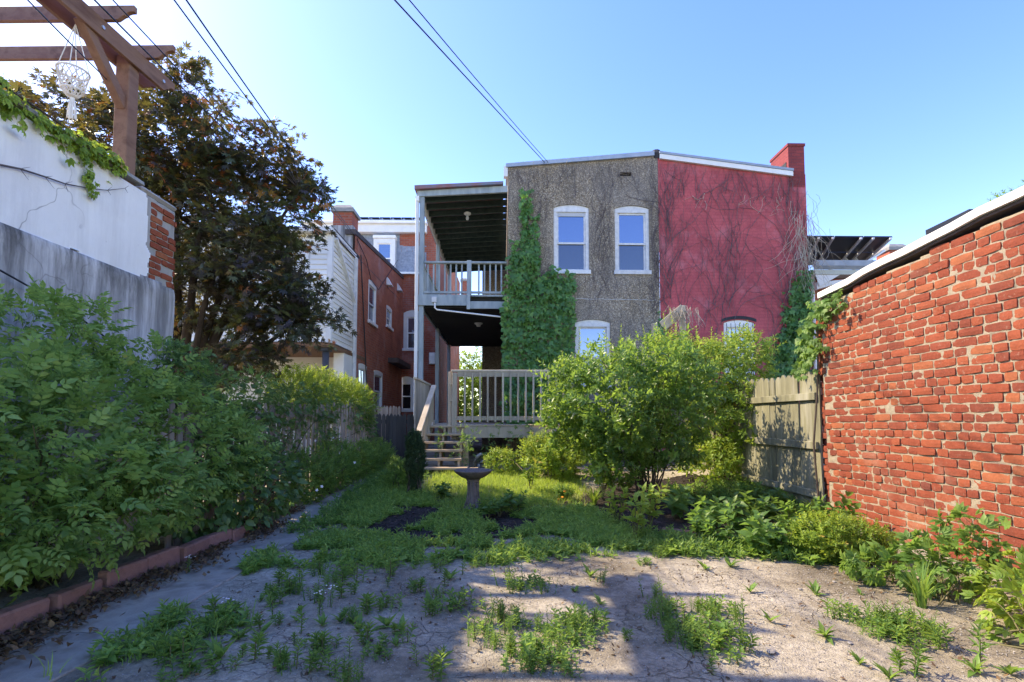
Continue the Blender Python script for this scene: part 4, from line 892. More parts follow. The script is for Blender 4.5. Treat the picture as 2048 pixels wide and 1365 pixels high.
for y, z in fl: b.v += [(XW-.05+dx, y, z+dz-.026) for dx, dz in ((0,0),(.0,.024),(.3,.024),(.3,0))]
b.f += [(i*4+k, i*4+(k+1)%4, i*4+4+(k+1)%4, i*4+4+k) for i in range(n-1) for k in range(4)]+[(0,1,2,3),(n*4-1,n*4-2,n*4-3,n*4-4)]
b.build('eave_board', 'soffit_dark', bw)
rf = thing('roof_rail', 'dark panel edge on short white standoffs above the wall coping', 'roof rail', (4.6,4.6,2.8))
p0, p1 = P(1898,466,X=4.7), P(1990,424,X=4.7)
MB().beam(p0, p1, .5, .05).build('panel', 'solar_back', rf)
for t in (.08,.48,.9): q_ = p0.lerp(p1,t); MB().box((q_.x-.24,q_.y-.02,2.3),(q_.x-.2,q_.y+.02,q_.z-.02)).build('standoff', 'white_trim', rf)
MB().box((4.1,0,2.0),(9,5.6,2.5)).build('roof_deck', 'tar', rf)

# ---- white rendered garage, left
XL = -4.0; YE_ = 6.1; zb1 = 2.77; zt1 = 3.74
gb = thing('rendered_building', 'white rendered wall with stained lower half and bare bricks at its end', 'building', (XL,4,0))
MB().box((-9,-2.5,-.3),(XL-.03,YE_-.03,zt1-.02)).build('core', 'parge', gb)
us, zs = np.arange(-2.5,YE_+.001,.035), np.arange(-.3,zb1+.06,.03)
slab_sheet('lower_render', 'plaster_low', gb, lambda U,Z: XL+.025+.016*(vnoise(U,Z,1.5,2)-.5)+.006*(vnoise(U,Z,9,3)-.5)-.02*sstep(zb1-.1,zb1+.03,Z), us, zs, lambda U,Z: Z < zb1+.035*(vnoise(U,U*0,5,1)-.5), -.06)
us, zs = np.arange(-2.5,5.85,.02), np.arange(zb1-.05,zt1,.02)
slab_sheet('upper_render', 'plaster', gb, lambda U,Z: XL+.006+.014*(vnoise(U,Z,1.3,5)-.5)+.004*(vnoise(U,Z,8,6)-.5), us, zs,
    lambda U,Z: (U < 5.60+.10*(vnoise(U,Z,5,7)-.5)+.07*(vnoise(U,Z,14,8)-.5)) & (Z > zb1-.01+.05*(vnoise(U,U*0,6,9)-.5)), -.05)
us, zs = np.arange(5.4,YE_-.01,.02), np.arange(zb1-.05,zt1,.02)
slab_sheet('mortar', 'parge', gb, lambda U,Z: XL-.014+.012*(vnoise(U,Z,18,5)-.5), us, zs, lambda U,Z: U < 20, -.03)
z = zb1+.0; k = 0
while z < zt1-.07:
    y = 5.66+(.0 if k%2 else .0)
    first = True
    while y < YE_-.03:
        L = min(random.choice((.2,.2,.1)) if not first else (.2 if k%2 else .1), YE_-y); first = False
        if random.random() < .9 and L > .04: o = add_brick(gb, XL+.002+random.uniform(-.006,.006), y+L/2, z+.036, -.05, L-.012, .062)
        y += L
    z += .0765; k += 1
b = MB(); pr = [(-.26,-.01),(-.26,.045),(.035,.045),(.045,.0)]
b.prism([(XL+dx,-2.5,zt1+.03+dz) for dx, dz in pr], (0,7.98,0)); b.build('coping', 'cap_stone', gb, bevel=.004)
b = MB(); b.box((XL-.25,5.5,zt1-.012),(XL+.012,YE_,zt1+.055)); b.build('coping_end', 'parge', gb, bevel=.03)
MB().tube([P(0,541,X=XL+.12),P(80,586,X=XL+.10),P(160,636,X=XL+.09),P(230,690,X=XL+.06)], .008, 5).build('cable', 'wire', gb)

# ---- pergola on its roof
pe = thing('pergola', 'reddish-brown timber pergola with scalloped beam ends on the white building', 'pergola', (XL-.13,5.4,zt1))
pw = .15; pb = P(247,343,X=XL-.13); yp = pb.y
ang = math.radians(4.5); dB = Vector((math.sin(ang), math.cos(ang), 0)); nB = Vector((dB.y,-dB.x,0))
zbm = P(258,138,X=XL-.13).z
MB().box((XL-.13-pw/2,yp-pw/2,zt1-.03),(XL-.13+pw/2,yp+pw/2,zbm+.1)).build('post', 'pergola_wood', pe, bevel=.008)
MB().box((XL-.13-pw/2,yp-3.4-pw/2,zt1-.03),(XL-.13+pw/2,yp-3.4+pw/2,zbm+.1)).build('post', 'pergola_wood', pe, bevel=.008)
def scallop(c, d, L0, L1, h, th, up=Vector((0,0,1))):
    """plank with scalloped far end: from c along d (L0..L1)"""
    prof = [(L0,-h/2),(L0,h/2),(L1,h/2),(L1,h*.05)]
    for k in range(7): a = math.pi/2*k/6; prof.append((L1-.02-.07*math.sin(a), h*.05-.0-h*.25*(1-math.cos(a))-.0))
    for k in range(6): a = math.pi/2*k/5; prof.append((L1-.11-.06*math.sin(a), -h*.22-h*.28*math.sin(a)))
    n_ = Vector((d.y,-d.x,0)); return MB().prism([c+d*u+up*v-n_*th/2 for u, v in prof], n_*th)
cb_ = Vector((XL-.13,yp,zbm+.09))
for s in (-1,1): scallop(cb_+nB*s*(pw/2+.022), dB, -4.6, .55 if s > 0 else .50, .19, .042).build('beam', 'pergola_wood', pe, bevel=.004)
xd = Vector((1,-.03,0)).normalized()
for i, yy_ in enumerate((.12,-.42,-.98,-1.54,-2.1,-2.7,-3.3)):
    c_ = cb_+dB*yy_+Vector((0,0,.095+.075)); scallop(c_, xd, -4.2, .42, .15, .045).build('rafter', 'pergola_wood', pe, bevel=.004)
MB().beam((XL-.13,yp-.04,zbm-.48),(XL-.13-.0,yp-.62,zbm+.06),.09,.11).build('brace', 'pergola_wood', pe, bevel=.006)
for t in (-.05,.04):
    q_ = cb_+dB*(t*9)+nB*(pw/2+.043); MB().tube([q_,q_+nB*.015],.018,8).build('bolt','metal',pe)
# macrame hanger
hp = cb_+dB*(-.62)+Vector((0,0,-.1)); mh = thing('macrame_hanger', 'knotted white macrame plant hanger with tassel hung from the pergola', 'plant hanger', hp)
zr1_, rr_ = hp.z-.48, .125
ring = lambda z, r, n=20, tilt=0: [(hp.x+r*math.cos(2*math.pi*k/n), hp.y+r*math.sin(2*math.pi*k/n), z+tilt*math.cos(2*math.pi*k/n)*r) for k in range(n+1)]
for k in range(4):
    a = k*math.pi/2+.5; MB().tube([hp, (hp.x+rr_*math.cos(a),hp.y+rr_*math.sin(a),zr1_)], .0045, 5).build('cord', 'macrame', mh)
MB().tube(ring(zr1_,rr_), .009, 6).build('hoop', 'macrame', mh); MB().tube(ring(zr1_-.19,.085), .009, 6).build('hoop', 'macrame', mh)
b = MB(); n = 14
for k in range(n):
    for s in (-1,1):
        pts = []
        for j in range(7):
            t = j/6; r = rr_-.04*t; a = 2*math.pi*(k+s*t*2.2)/n; pts.append((hp.x+r*math.cos(a), hp.y+r*math.sin(a), zr1_-.19*t))
        b.tube(pts, .005, 4)
    a = 2*math.pi*k/n; b.tube([(hp.x+.085*math.cos(a),hp.y+.085*math.sin(a),zr1_-.19),(hp.x+.045*math.cos(a),hp.y+.045*math.sin(a),zr1_-.245),(hp.x,hp.y,zr1_-.26)], .006, 4)
b.build('net', 'macrame', mh)
b = MB()
for k in range(26):
    a = random.uniform(0,6.3); r = random.uniform(0,.035); b.tube([(hp.x+.4*r*math.cos(a),hp.y+.4*r*math.sin(a),zr1_-.255),(hp.x+r*math.cos(a),hp.y+r*math.sin(a),zr1_-.36),(hp.x+r*1.2*math.cos(a),hp.y+r*1.2*math.sin(a),zr1_-.45-random.uniform(0,.04))], .005, 4)
b.build('tassel', 'macrame', mh)

# ---- fences
def board(name, m, parent, c, ux, w, th, h, top='flat', z0=None):
    """upright board: c base centre, ux unit direction across the board"""
    ux = Vector(ux).normalized(); n_ = Vector((ux.y,-ux.x,0)); c = Vector(c); w2 = w/2; tl = random.uniform(-.012,.012)
    pr = [(-w2,0),(w2,0),(w2,h),(-w2,h)] if top == 'flat' else [(-w2,0),(w2,0),(w2,h-.05),(w2*.3,h),(-w2*.3,h),(-w2,h-.05)]
    return MB().prism([c+ux*(u+tl*v)+Vector((0,0,v))-n_*th/2 for u, v in pr], n_*th).build(name, m, parent)
rfence = thing('board_fence', 'mossy green upright board fence joining the end of the brick wall', 'fence', (3.72,6,.1))
y = 5.86; k = 0
while y < 11.1:
    wd = random.uniform(.125,.14); zt_ = 1.77+.06*sstep(6,10,y)+random.uniform(-.012,.012)
    board('fence_board', 'moss_fence', rfence, (3.78+random.uniform(-.006,.006), y+wd/2, -.1), (0,1,0), wd, .02, zt_+.1, 'dog'); y += wd+.006
for z in (1.47,.88,.3): MB().box((3.725,5.9,z-.045),(3.762,11.1,z+.045)).build('rail', 'moss_fence', rfence, bevel=.004)
for y in (8.2,10.6): MB().box((3.80,y,-.2),(3.89,y+.09,1.7)).build('post', 'moss_fence', rfence)
pf = thing('picket_fence', 'grey weathered picket fence half smothered by vines along the path', 'fence', (-3,7.5,0))
y = 4.7
while y < 10.35:
    x = -3.05+.45*sstep(5,10.3,y); board('picket', 'picket_wood', pf, (x+random.uniform(-.01,.01), y, -.05), (.08,1,0), random.uniform(.055,.075), .018, 1.42+.12*sstep(5,10,y)+random.uniform(-.03,.03), 'dog'); y += random.uniform(.098,.118)
for z in (.45,1.2): MB().beam((-3.08,4.7,z),(-2.65,10.3,z+.15),.035,.08).build('rail', 'picket_wood', pf)
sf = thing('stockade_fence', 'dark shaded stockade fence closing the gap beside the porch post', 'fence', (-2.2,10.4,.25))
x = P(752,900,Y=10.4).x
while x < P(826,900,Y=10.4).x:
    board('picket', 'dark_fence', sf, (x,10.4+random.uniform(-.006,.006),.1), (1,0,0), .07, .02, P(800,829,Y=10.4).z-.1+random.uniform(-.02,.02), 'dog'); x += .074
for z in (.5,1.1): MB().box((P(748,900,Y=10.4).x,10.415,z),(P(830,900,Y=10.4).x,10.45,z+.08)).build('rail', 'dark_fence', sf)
sf2 = thing('stockade_fence', 'sunlit pointed stockade fence top behind the dark fence', 'fence', (-2.6,12.2,.25))
x = P(758,815,Y=12.2).x
while x < P(800,815,Y=12.2).x:
    board('picket', 'picket_wood', sf2, (x,12.2,.1), (1,0,0), .065, .02, P(780,812,Y=12.2).z-.1+random.uniform(-.015,.015), 'dog'); x += .07
MB().box((P(756,900,Y=12.2).x,12.215,.6),(P(802,900,Y=12.2).x,12.25,.7)).build('rail', 'picket_wood', sf2)

# ---- bird bath, dish, ornament
p = G(946,1022); bb_ = thing('bird_bath', 'round grey stone bird bath on a fluted pedestal', 'bird bath', p)
kz = (P(946,941,Y=p.y).z-p.z)
MB().lathe([(0,0),(.13,0),(.135,.03),(.115,.06),(.085,.09),(.07,.2),(.062,kz*.5),(.06,kz*.68),(.085,kz*.76),(.09,kz*.8)], p, 18).build('pedestal', 'bath_stone', bb_, smooth=True)
R_ = .235
MB().lathe([(0,kz*.78),(.08,kz*.78),(.15,kz*.84),(R_*.92,kz*.93),(R_,kz*.975),(R_+.008,kz),(R_-.012,kz+.008),(R_-.03,kz-.002),(R_*.7,kz*.93),(R_*.3,kz*.905),(0,kz*.9)], p, 36).build('bowl', 'bath_stone', bb_, smooth=True)
for k in range(9):
    a = 2*math.pi*k/9; MB().tube([(p.x+.116*math.cos(a),p.y+.116*math.sin(a),p.z+.05),(p.x+.078*math.cos(a),p.y+.078*math.sin(a),p.z+.14),(p.x+.064*math.cos(a),p.y+.064*math.sin(a),p.z+kz*.5),(p.x+.07*math.cos(a),p.y+.07*math.sin(a),p.z+kz*.72)], .011, 5).build('flute', 'bath_stone', bb_, smooth=True)
p = G(866,998); t = MB().lathe([(0,.012),(.05,.012),(.085,.02),(.09,.035),(.098,.035),(.094,.012),(.06,0),(0,0)], p, 20).build('plant_saucer', 'bath_stone', smooth=True); tag(t, 'round stone saucer lying on the mulch by the yew', 'saucer')
p = G(952,938); b = MB()
b.tube([p+Vector((-.02,0,0)),p+Vector((-.03,0,.12)),p+Vector((.01,0,.22)),p+Vector((.09,.02,.27)),p+Vector((.14,.02,.25))], [.03,.03,.035,.03,.012], 8)
b.tube([p+Vector((.03,0,0)),p+Vector((.05,.0,.08)),p+Vector((.10,.02,.14)),p+Vector((.17,.02,.15))], [.03,.03,.028,.012], 8)
tag(b.build('garden_ornament', 'stone', smooth=True), 'pale curved stone garden ornament at the stair foot', 'ornament')
# timber arbour post with dead vine on top, by the fence
p = P(1366,700,Y=9.9); ap = thing('arbour_post', 'weathered timber post with sloping board standing above the shrubs', 'post', (p.x,9.9,.2))
zt_ = P(1366,612,Y=9.9).z
MB().box((p.x-.05,9.85,-.1),(p.x+.05,9.95,zt_)).build('post', 'deck_wood', ap, bevel=.006)
MB().beam((p.x-.42,9.87,zt_-.42),(p.x+.02,9.87,zt_-.06),.04,.2).build('sloping_board', 'deck_wood', ap, bevel=.006)
MB().box((p.x-.6,9.9,.1),(p.x-.5,10.0,zt_-.35)).build('post', 'deck_wood', ap)

# ---- overhead wires
def wire(label, a, b_, sag, r=.007, ext=0.0):
    a, b_ = Vector(a), Vector(b_); a = a+(a-b_)*ext; pts = []
    for i in range(17): t = i/16; pts.append(a.lerp(b_,t)-Vector((0,0,sag*4*t*(1-t))))
    tag(MB().tube(pts, r, 5).build('overhead_wire', 'wire'), label, 'wire', 'overhead wires')
wire('thin wire reaching the brown house roof edge, upper of the pair', P(822,0,Y=4.5), P(1097,326,Y=Y0), .03, .006, .3)
wire('thin wire reaching the brown house roof edge, lower of the pair', P(789,0,Y=4.5), P(1090,326,Y=Y0), .0, .008, .3)
wire('dark wire crossing the sky towards the brick neighbour chimney', P(388,0,Y=4.2), P(716,478,Y=13), .12, .008, .4)
wire('dark wire running beside another down to the siding house roof', P(362,0,Y=4.2), P(706,470,Y=13), .1, .007, .4)
wire('thin wire passing in front of the maple from above the pergola', P(243,0,Y=4.2), P(800,600,Y=18), .1, .006, .4)
wire('wire crossing the pergola beam end and the maple crown', P(206,0,Y=3.6), P(640,440,Y=11.5), .08, .007, .4)
wire('wire hanging in front of the macrame hanger and pergola post', P(64,0,Y=3.4), P(300,240,Y=7.2), .04, .006, .4)
# ------------------------------------------------------------------ plants
A = lambda v: np.array(v, float)
def PA(px, py, **k): return tuple(P(px, py, **k))
def inpoly(x, y, poly):
    ins = np.zeros(len(x), bool); k = len(poly)
    for i in range(k):
        (x0,y0),(x1,y1) = poly[i], poly[(i+1)%k]; c = (y0 > y) != (y1 > y)
        with np.errstate(divide='ignore', invalid='ignore'): ins ^= c & (x < (x1-x0)*(y-y0)/(y1-y0)+x0)
    return ins
def gpoly(pts): return [(p.x,p.y) for p in (G(*q) for q in pts)]
def sample(poly, n, fringe=.0):
    a = A(poly); lo, hi = a.min(0), a.max(0); p = rng.uniform(lo, hi, (n*4,2)); q = p+rng.normal(0, fringe, p.shape) if fringe else p
    return p[inpoly(q[:,0], q[:,1], poly)][:n]
rose = [sprig_pinnate(3,.052,.028) for _ in range(3)]+[sprig_pinnate(2,.056,.032), sprig_pinnate(4,.046,.024)]
priv = [sprig_opposite(4,.085,.038,.035) for _ in range(3)]+[sprig_opposite(6,.075,.032,.032)]
privlo = [sprig_opposite(4,.07,.03,.03) for _ in range(3)]
broad = [sprig_opposite(3,.10,.062,.03,ang=1.2) for _ in range(3)]
small = [sprig_opposite(5,.035,.02,.018,lo=True) for _ in range(3)]
ivyt = [single(*ivyleaf(.085)), single(*ivyleaf(.07)), single(*ivyleaf(.1))]
creep = [sprig_creeper(.10), sprig_creeper(.085)]
mapl = [sprig_maple(4,.075), sprig_maple(5,.068), sprig_maple(3,.085)]

# ---- big shrub, left foreground
bush('rose_shrub', 'large arching green shrub with small toothed leaflets against the white wall', 'shrub', (-3.35,3.7,float(gz(-3.35,3.7))),
  [((-3.3,3.2,.90),(.70,1.15,.76)), ((-3.35,4.25,1.08),(.55,.75,.80)), ((-3.05,4.75,.92),(.48,.75,.60)), ((-3.35,2.1,.85),(.7,.9,.85)), ((-2.85,5.2,.86),(.3,.45,.40)), ((-2.75,3.6,.62),(.35,.9,.35)),
   (PA(185,680,X=-3.45),(.2,.24,.36)), (PA(330,740,X=-3.3),(.25,.3,.26)), (PA(60,650,X=-3.5),(.3,.3,.2)), ((-3.3,1.2,.8),(.7,.9,.8))],
  5400, rose, 'leaf_rose', (.8,1.4), .35, .24, 34, .28, 3.2, 1.3, .011, zmin=.22)
# arching whips of the same shrub get their own sprays along them
# ---- low dark shrubs in front of the picket fence
bush('dark_shrub', 'dark glossy heart-leaved shrub at the end of the pink edging', 'shrub', (-2.8,5.6,float(gz(-2.8,5.6))),
  [((-2.72,5.5,.38),(.32,.7,.42)), ((-2.85,6.2,.45),(.35,.6,.45)), ((-2.9,5.0,.3),(.3,.5,.3))], 950, [single(*ivyleaf(.10)),single(*leaf(.11,.07,droop=.35)),single(*leaf(.09,.055))], 'leaf_dark', (.7,1.2), -.25, .3, 14, zmin=.02, seed=2.1, normal_up=.45)
bush('flowering_shrub', 'small-leaved sprawling shrub with few pale flowers before the picket fence', 'shrub', (-2.6,7.4,float(gz(-2.6,7.4))),
  [((-2.62,6.9,.42),(.3,.55,.36)), ((-2.5,7.7,.45),(.3,.6,.38)), ((-2.35,8.5,.48),(.28,.6,.34)), ((-2.25,9.2,.5),(.25,.5,.28))], 2300, small+[sprig_opposite(4,.05,.028,.025,lo=True)], 'leaf_mid', (.8,1.3), .5, .3, 22, zmin=.0, seed=3.3)
fl_ = bpy.data.objects['flowering_shrub']
pp, dd = lumps([((-2.5,7.6,.5),(.34,1.5,.4))], 26, .05, seed=3.3)
cloud('flower', [single(*lobed(.022,[(a*1.257,1) for a in range(5)],.45,0))], pp, rng.normal(size=pp.shape), dd+A((0,-.8,.5)), 1.0, 'flower_white', fl_)
# ---- vine mound over the picket fence
bush('fence_vine', 'dark leafy vine heaped over the top of the picket fence', 'vine', (-3.05,6.2,.1),
  [((-3.15,5.5,1.35),(.28,.55,.42)), ((-3.05,6.3,1.4),(.26,.6,.36)), ((-3.0,7.1,1.36),(.26,.6,.34)), ((-2.88,7.9,1.38),(.24,.55,.32)), ((-3.2,5.1,1.6),(.3,.4,.4)), ((-2.98,6.7,1.0),(.14,.9,.32)), ((-2.7,9.3,1.25),(.2,.7,.3)), ((-2.93,6.0,1.0),(.12,.6,.4)), ((-2.78,7.9,.95),(.12,.5,.35)), ((-2.95,5.4,.95),(.15,.5,.5)), ((-2.62,9.9,.9),(.12,.4,.5))],
  3600, [single(*ivyleaf(.085)),single(*leaf(.09,.055,droop=.35)),*small], 'leaf_dark', (.7,1.25), -.4, .3, 16, zmin=.3, seed=4.4, normal_up=.35)
bush('nandina_shrub', 'sunlit yellow-green feathery shrub topping the far end of the picket fence', 'shrub', (-3.05,8.9,.2),
  [((-3.1,8.5,1.62),(.42,.6,.42)), ((-2.95,9.2,1.6),(.42,.6,.40)), ((-3.3,8.0,1.62),(.4,.5,.4)), ((-2.8,9.7,1.45),(.3,.4,.38))], 3000, [sprig_pinnate(3,.042,.016,lo=True),sprig_pinnate(2,.045,.018,lo=True),*small], 'leaf_lime', (.8,1.4), .5, .28, 14, zmin=.3, seed=5.2)
# ---- purple-leaved maple behind the white building
mt_ = thing('maple_tree', 'dark purple-leaved maple tree with orange tips behind the white building', 'tree', (-5.0,7.7,0))
me_ = [(PA(420,430,Y=7.7),(1.2,1.2,1.3)), (PA(300,310,Y=7.3),(1.15,1.1,.85)), (PA(520,540,Y=7.3),(.75,.9,.8)), (PA(210,265,Y=7.0),(.55,.8,.45)), (PA(600,375,Y=7.6),(.3,.4,.2)), (PA(570,650,Y=7.0),(.7,.6,.3)), (PA(420,600,Y=7.6),(.8,.7,.5)),
       (PA(15,185,Y=6.8),(.3,.4,.15)), (PA(540,330,Y=7.6),(.6,.7,.5)), (PA(580,450,Y=7.4),(.35,.5,.25)), (PA(630,390,Y=7.5),(.18,.3,.12)), (PA(605,590,Y=7.1),(.35,.4,.2)), (PA(380,190,Y=7.4),(.5,.5,.35)), (PA(480,720,Y=7.2),(.5,.5,.25))]
mp_, md_ = lumps(me_, 7200, .38, .40, 4.2, 2.2, .5)
k0 = n3(mp_,7.0,1.7) > -.07; mp_, md_ = mp_[k0], md_[k0]
k_ = (mp_[:,0] < -4.15) | (mp_[:,1] > 6.2) | (mp_[:,2] > 3.95); k_ &= ~((mp_[:,0] < -3.9) & (mp_[:,1] < 6.2) & (mp_[:,2] < 3.9)); mp_, md_ = mp_[k_], md_[k_]
dr = md_*(1,1,.4)+A((0,0,-.15))+rng.normal(0,.35,mp_.shape); up_ = A((0,0,1))+md_*.3+rng.normal(0,.3,mp_.shape)
hi_ = sstep(3.6,6.0,mp_[:,2]); cloud('crown', mapl, mp_, dr, up_, rng.uniform(.85,1.5,len(mp_)), 'leaf_maple', mt_, rnd=np.clip(rng.random(len(mp_))**1.3*.62+.42*hi_*rng.random(len(mp_)),0,.96))
b = MB(); tb = Vector((-5.0,7.7,-.1)); fk = Vector((-4.95,7.65,1.3)); b.tube([tb,tb.lerp(fk,.5)+Vector((.04,0,0)),fk], [.17,.14,.13], 10)
limbs = []
for tx in [(360,300),(420,380),(500,470),(560,540),(250,280),(600,640),(520,660),(440,520),(180,250),(600,380)]:
    e_ = P(*tx, Y=random.uniform(7.0,7.9)); m1 = fk.lerp(e_,.45)+Vector((0,0,-.18 if tx[1] > 500 else .1)); pts = [fk,fk.lerp(m1,.5)+Vector((random.uniform(-.05,.05),0,-.03)),m1,m1.lerp(e_,.5)+Vector((0,random.uniform(-.1,.1),.06)),e_]
    b.tube(pts, [.095,.075,.055,.035,.012], 8); limbs += [m1, m1.lerp(e_,.5), e_]
for i in rng.permutation(len(mp_))[:190]:
    e_ = Vector(mp_[i]); s_ = min(limbs, key=lambda q: (q-e_).length); m1 = s_.lerp(e_,.5)+Vector((random.uniform(-.08,.08),random.uniform(-.08,.08),random.uniform(-.05,.08))); b.tube([s_,m1,e_], [.016,.01,.004], 5, False)
b.build('trunk', 'bark', mt_, smooth=True)
# ---- central privet
pb_ = G(1292,1000)
pr_ = bush('privet_bush', 'tall rounded glossy-leaved bush on a cluster of bare stems over dark mulch', 'shrub', pb_,
  [(PA(1215,790,Y=6.9),(.78,.75,.62)), (PA(1305,755,Y=7.2),(.66,.75,.56)), (PA(1145,780,Y=7.0),(.38,.45,.5)), (PA(1375,800,Y=7.0),(.42,.5,.6)), (PA(1260,860,Y=6.7),(.62,.5,.42)), (PA(1190,880,Y=6.8),(.3,.4,.3)), (PA(1120,850,Y=7.2),(.22,.3,.35)), (PA(1225,925,Y=6.7),(.4,.35,.2)), (PA(1330,900,Y=6.8),(.45,.4,.25))],
  1700, priv, 'leaf_privet', (.9,1.6), .25, .24, 26, .40, 4.2, 6.1, .012, zmin=.22, stem_mat='bark')
pts = []; 
for px, py in ((1125,700),(1160,655),(1205,668),(1240,650),(1290,640),(1330,625),(1345,610),(1175,690),(1262,665),(1310,660),(1215,690),(1285,690),(1100,745),(1235,700),(1150,720)): pts.append(PA(px,py+25,Y=random.uniform(6.8,7.5)))
pts = A(pts); cloud('shoots', [sprig_opposite(9,.06,.022,.032,ang=.7)], pts-(0,0,.1), np.tile((0,0,1.),(len(pts),1))+rng.normal(0,.12,pts.shape), np.tile((0,-1.,0),(len(pts),1)), rng.uniform(.8,1.2,len(pts)), 'leaf_lime', pr_)
bush('yellow_green_bush', 'taller yellow-green leafy bush between the privet and the board fence', 'shrub', G(1440,955),
  [(PA(1400,750,Y=8.3),(.7,.6,.58)), (PA(1465,740,Y=8.4),(.55,.55,.55)), (PA(1450,850,Y=8.3),(.55,.6,.65)), (PA(1345,720,Y=8.5),(.45,.45,.36)), (PA(1490,880,Y=8.2),(.3,.5,.5)), (PA(1500,700,Y=8.4),(.3,.3,.3)), (PA(1490,830,Y=7.7),(.3,.4,.55)), (PA(1430,930,Y=7.9),(.5,.4,.3))],
  1700, privlo+[sprig_opposite(7,.065,.026,.03,ang=.8)], 'leaf_lime', (1.0,1.65), .5, .26, 22, .26, 3.2, 7.7, .012, zmin=.1, stem_mat='bark')
# ---- spirea and seedlings in front of the deck
bush('spirea_shrub', 'loose pale sunlit shrub growing in front of the deck', 'shrub', G(1075,962),
  [(PA(1085,905,Y=8.5),(.42,.4,.36)), (PA(1120,930,Y=8.2),(.4,.4,.25)), (PA(1010,925,Y=8.8),(.36,.3,.25)), (PA(1150,880,Y=8.4),(.3,.3,.4))], 1500, privlo+small, 'leaf_lime', (.7,1.2), .5, .3, 14, zmin=.0, seed=8.8)
vt = thing('bramble_vine', 'thin bramble vine straggling over the deck stairs and rim', 'vine', G(930,942)); pts = []
for (x0,y0,x1,y1,Y_) in ((905,930,930,850,9.0),(925,930,960,860,9.2),(960,920,1000,845,9.4),(1000,910,1045,850,9.4),(880,915,885,860,9.2),(1040,900,1060,835,9.5),(940,900,930,870,9.1)):
    for k in range(26): t = k/25; pts.append(P(x0+(x1-x0)*t+random.uniform(-9,9),y0+(y1-y0)*t+random.uniform(-6,6),Y=Y_+random.uniform(-.12,.1)))
pts = A(pts); cloud('foliage', rose[:3]+privlo[:1], pts, rng.normal(size=pts.shape)+(0,-.4,.2), np.tile((0,-.6,.8),(len(pts),1)), rng.uniform(.5,.8,len(pts)), 'leaf_mid', vt)
# ---- columnar yew, small grey shrub
p = G(829,990); hy = P(829,872,Y=p.y).z-p.z
t = bush('yew_column', 'narrow dark columnar evergreen beside the path', 'shrub', p, [(tuple(p+Vector((0,0,hy*.6))),(.125,.125,hy*.42)), (tuple(p+Vector((-.01,0,hy*.85))),(.10,.10,hy*.2)), (tuple(p+Vector((.0,0,hy*.35))),(.09,.09,hy*.3))], 1500,
  [sprig_spiral(14,.022,.006,.06), sprig_spiral(12,.025,.006,.05)], 'leaf_yew', (.8,1.3), 1.2, .25, 9, .15, 9, 2.2, .012, stem_mat='bark')
bush('grey_shrublet', 'small thin-stemmed shrub left of the dark columnar evergreen', 'shrub', G(797,985), [(PA(800,950,Y=7.6),(.17,.2,.25))], 240, small, 'leaf_mid', (.8,1.2), .7, .35, 14, seed=1.9, stem_r=.005)
# ---- broad-leaved herbs: one prototype, each plant a copy
def herb(name, label, nst, h, temps, m, sc, group, cat='plant', spread=.12):
    t = thing(name, label, cat, (0,0,0), group); pts, ds, ups = [], [], []
    b = MB()
    for k in range(nst):
        a = random.uniform(0,6.28); e = Vector((math.cos(a)*random.uniform(.3,1)*spread, math.sin(a)*random.uniform(.3,1)*spread, h*random.uniform(.6,1.0))); b.tube([(0,0,-.02),e*.5+Vector((0,0,.03)),e], [.006,.005,.003], 5)
        for j in range(2): pts.append(tuple(e*(.55+.45*j))); ds.append((math.cos(a)*.4,math.sin(a)*.4,.9)); ups.append((math.cos(a),math.sin(a),.3))
    cloud('leaves', temps, A(pts), A(ds)+rng.normal(0,.15,(len(pts),3)), A(ups), rng.uniform(*sc,len(pts)), m, t, stuff=False); b.build('stems', 'stem', t); return t
bl = [sprig_opposite(3,.15,.085,.035,ang=1.25,rise=.0) for _ in range(3)]
def scatter_copies(proto, spots, sc=(.8,1.2), labels=None):
    first = True
    for i, p in enumerate(spots):
        o = proto if first else copy_tree(proto); first = False
        o.location = (p[0],p[1],float(gz(p[0],p[1]))); s = random.uniform(*sc); o.scale = (s,s,s*random.uniform(.9,1.1)); o.rotation_euler = (random.uniform(-.06,.06),random.uniform(-.06,.06),random.uniform(0,6.28))
        if labels and i in labels: o['label'] = labels[i]
hp_ = herb('broadleaf_plant', 'broad-leaved green plant in the shady bed below the board fence', 7, .26, bl, 'leaf_broad', (.8,1.15), 'broad-leaved plants in the shady bed', spread=.17)
spots = [tuple(G(x,y))[:2] for x, y in ((1400,1085),(1445,1098),(1490,1085),(1545,1095),(1590,1080),(1640,1085),(1420,1060),(1480,1055),(1540,1050),(1600,1050),(1670,1075),(1510,1108),(1570,1112),(1350,1040),(1560,1020),(1500,1020),(1450,1030),(1620,1105))]
scatter_copies(hp_, spots, (.75,1.15))
hp_ = herb('broadleaf_plant', 'leafy plant growing at the foot of the bird bath', 7, .24, bl, 'leaf_broad', (.7,1.0), 'broad-leaved plants round the bird bath', spread=.16)
scatter_copies(hp_, [tuple(G(x,y))[:2] for x, y in ((1000,1035),(975,1042),(1030,1030),(888,1000))], (.75,1.05), {3:'upright leafy seedling between the yew and bird bath'})
hp_ = herb('pokeweed', 'bright lime broad-leaved weed glowing in the sun', 6, .42, [sprig_opposite(3,.14,.07,.05,ang=1.0)], 'leaf_lime', (.8,1.2), 'bright sunlit broad-leaved weeds', spread=.14)
scatter_copies(hp_, [tuple(G(x,y))[:2] for x, y in ((1222,985),(1205,1000),(1250,1000),(1062,985),(1100,970),(1235,1060),(1270,1085),(1300,1070))], (.7,1.05),
  {3:'bright lime weed standing alone in the sunny lawn', 4:'bright lime weed in front of the loose pale shrub'})
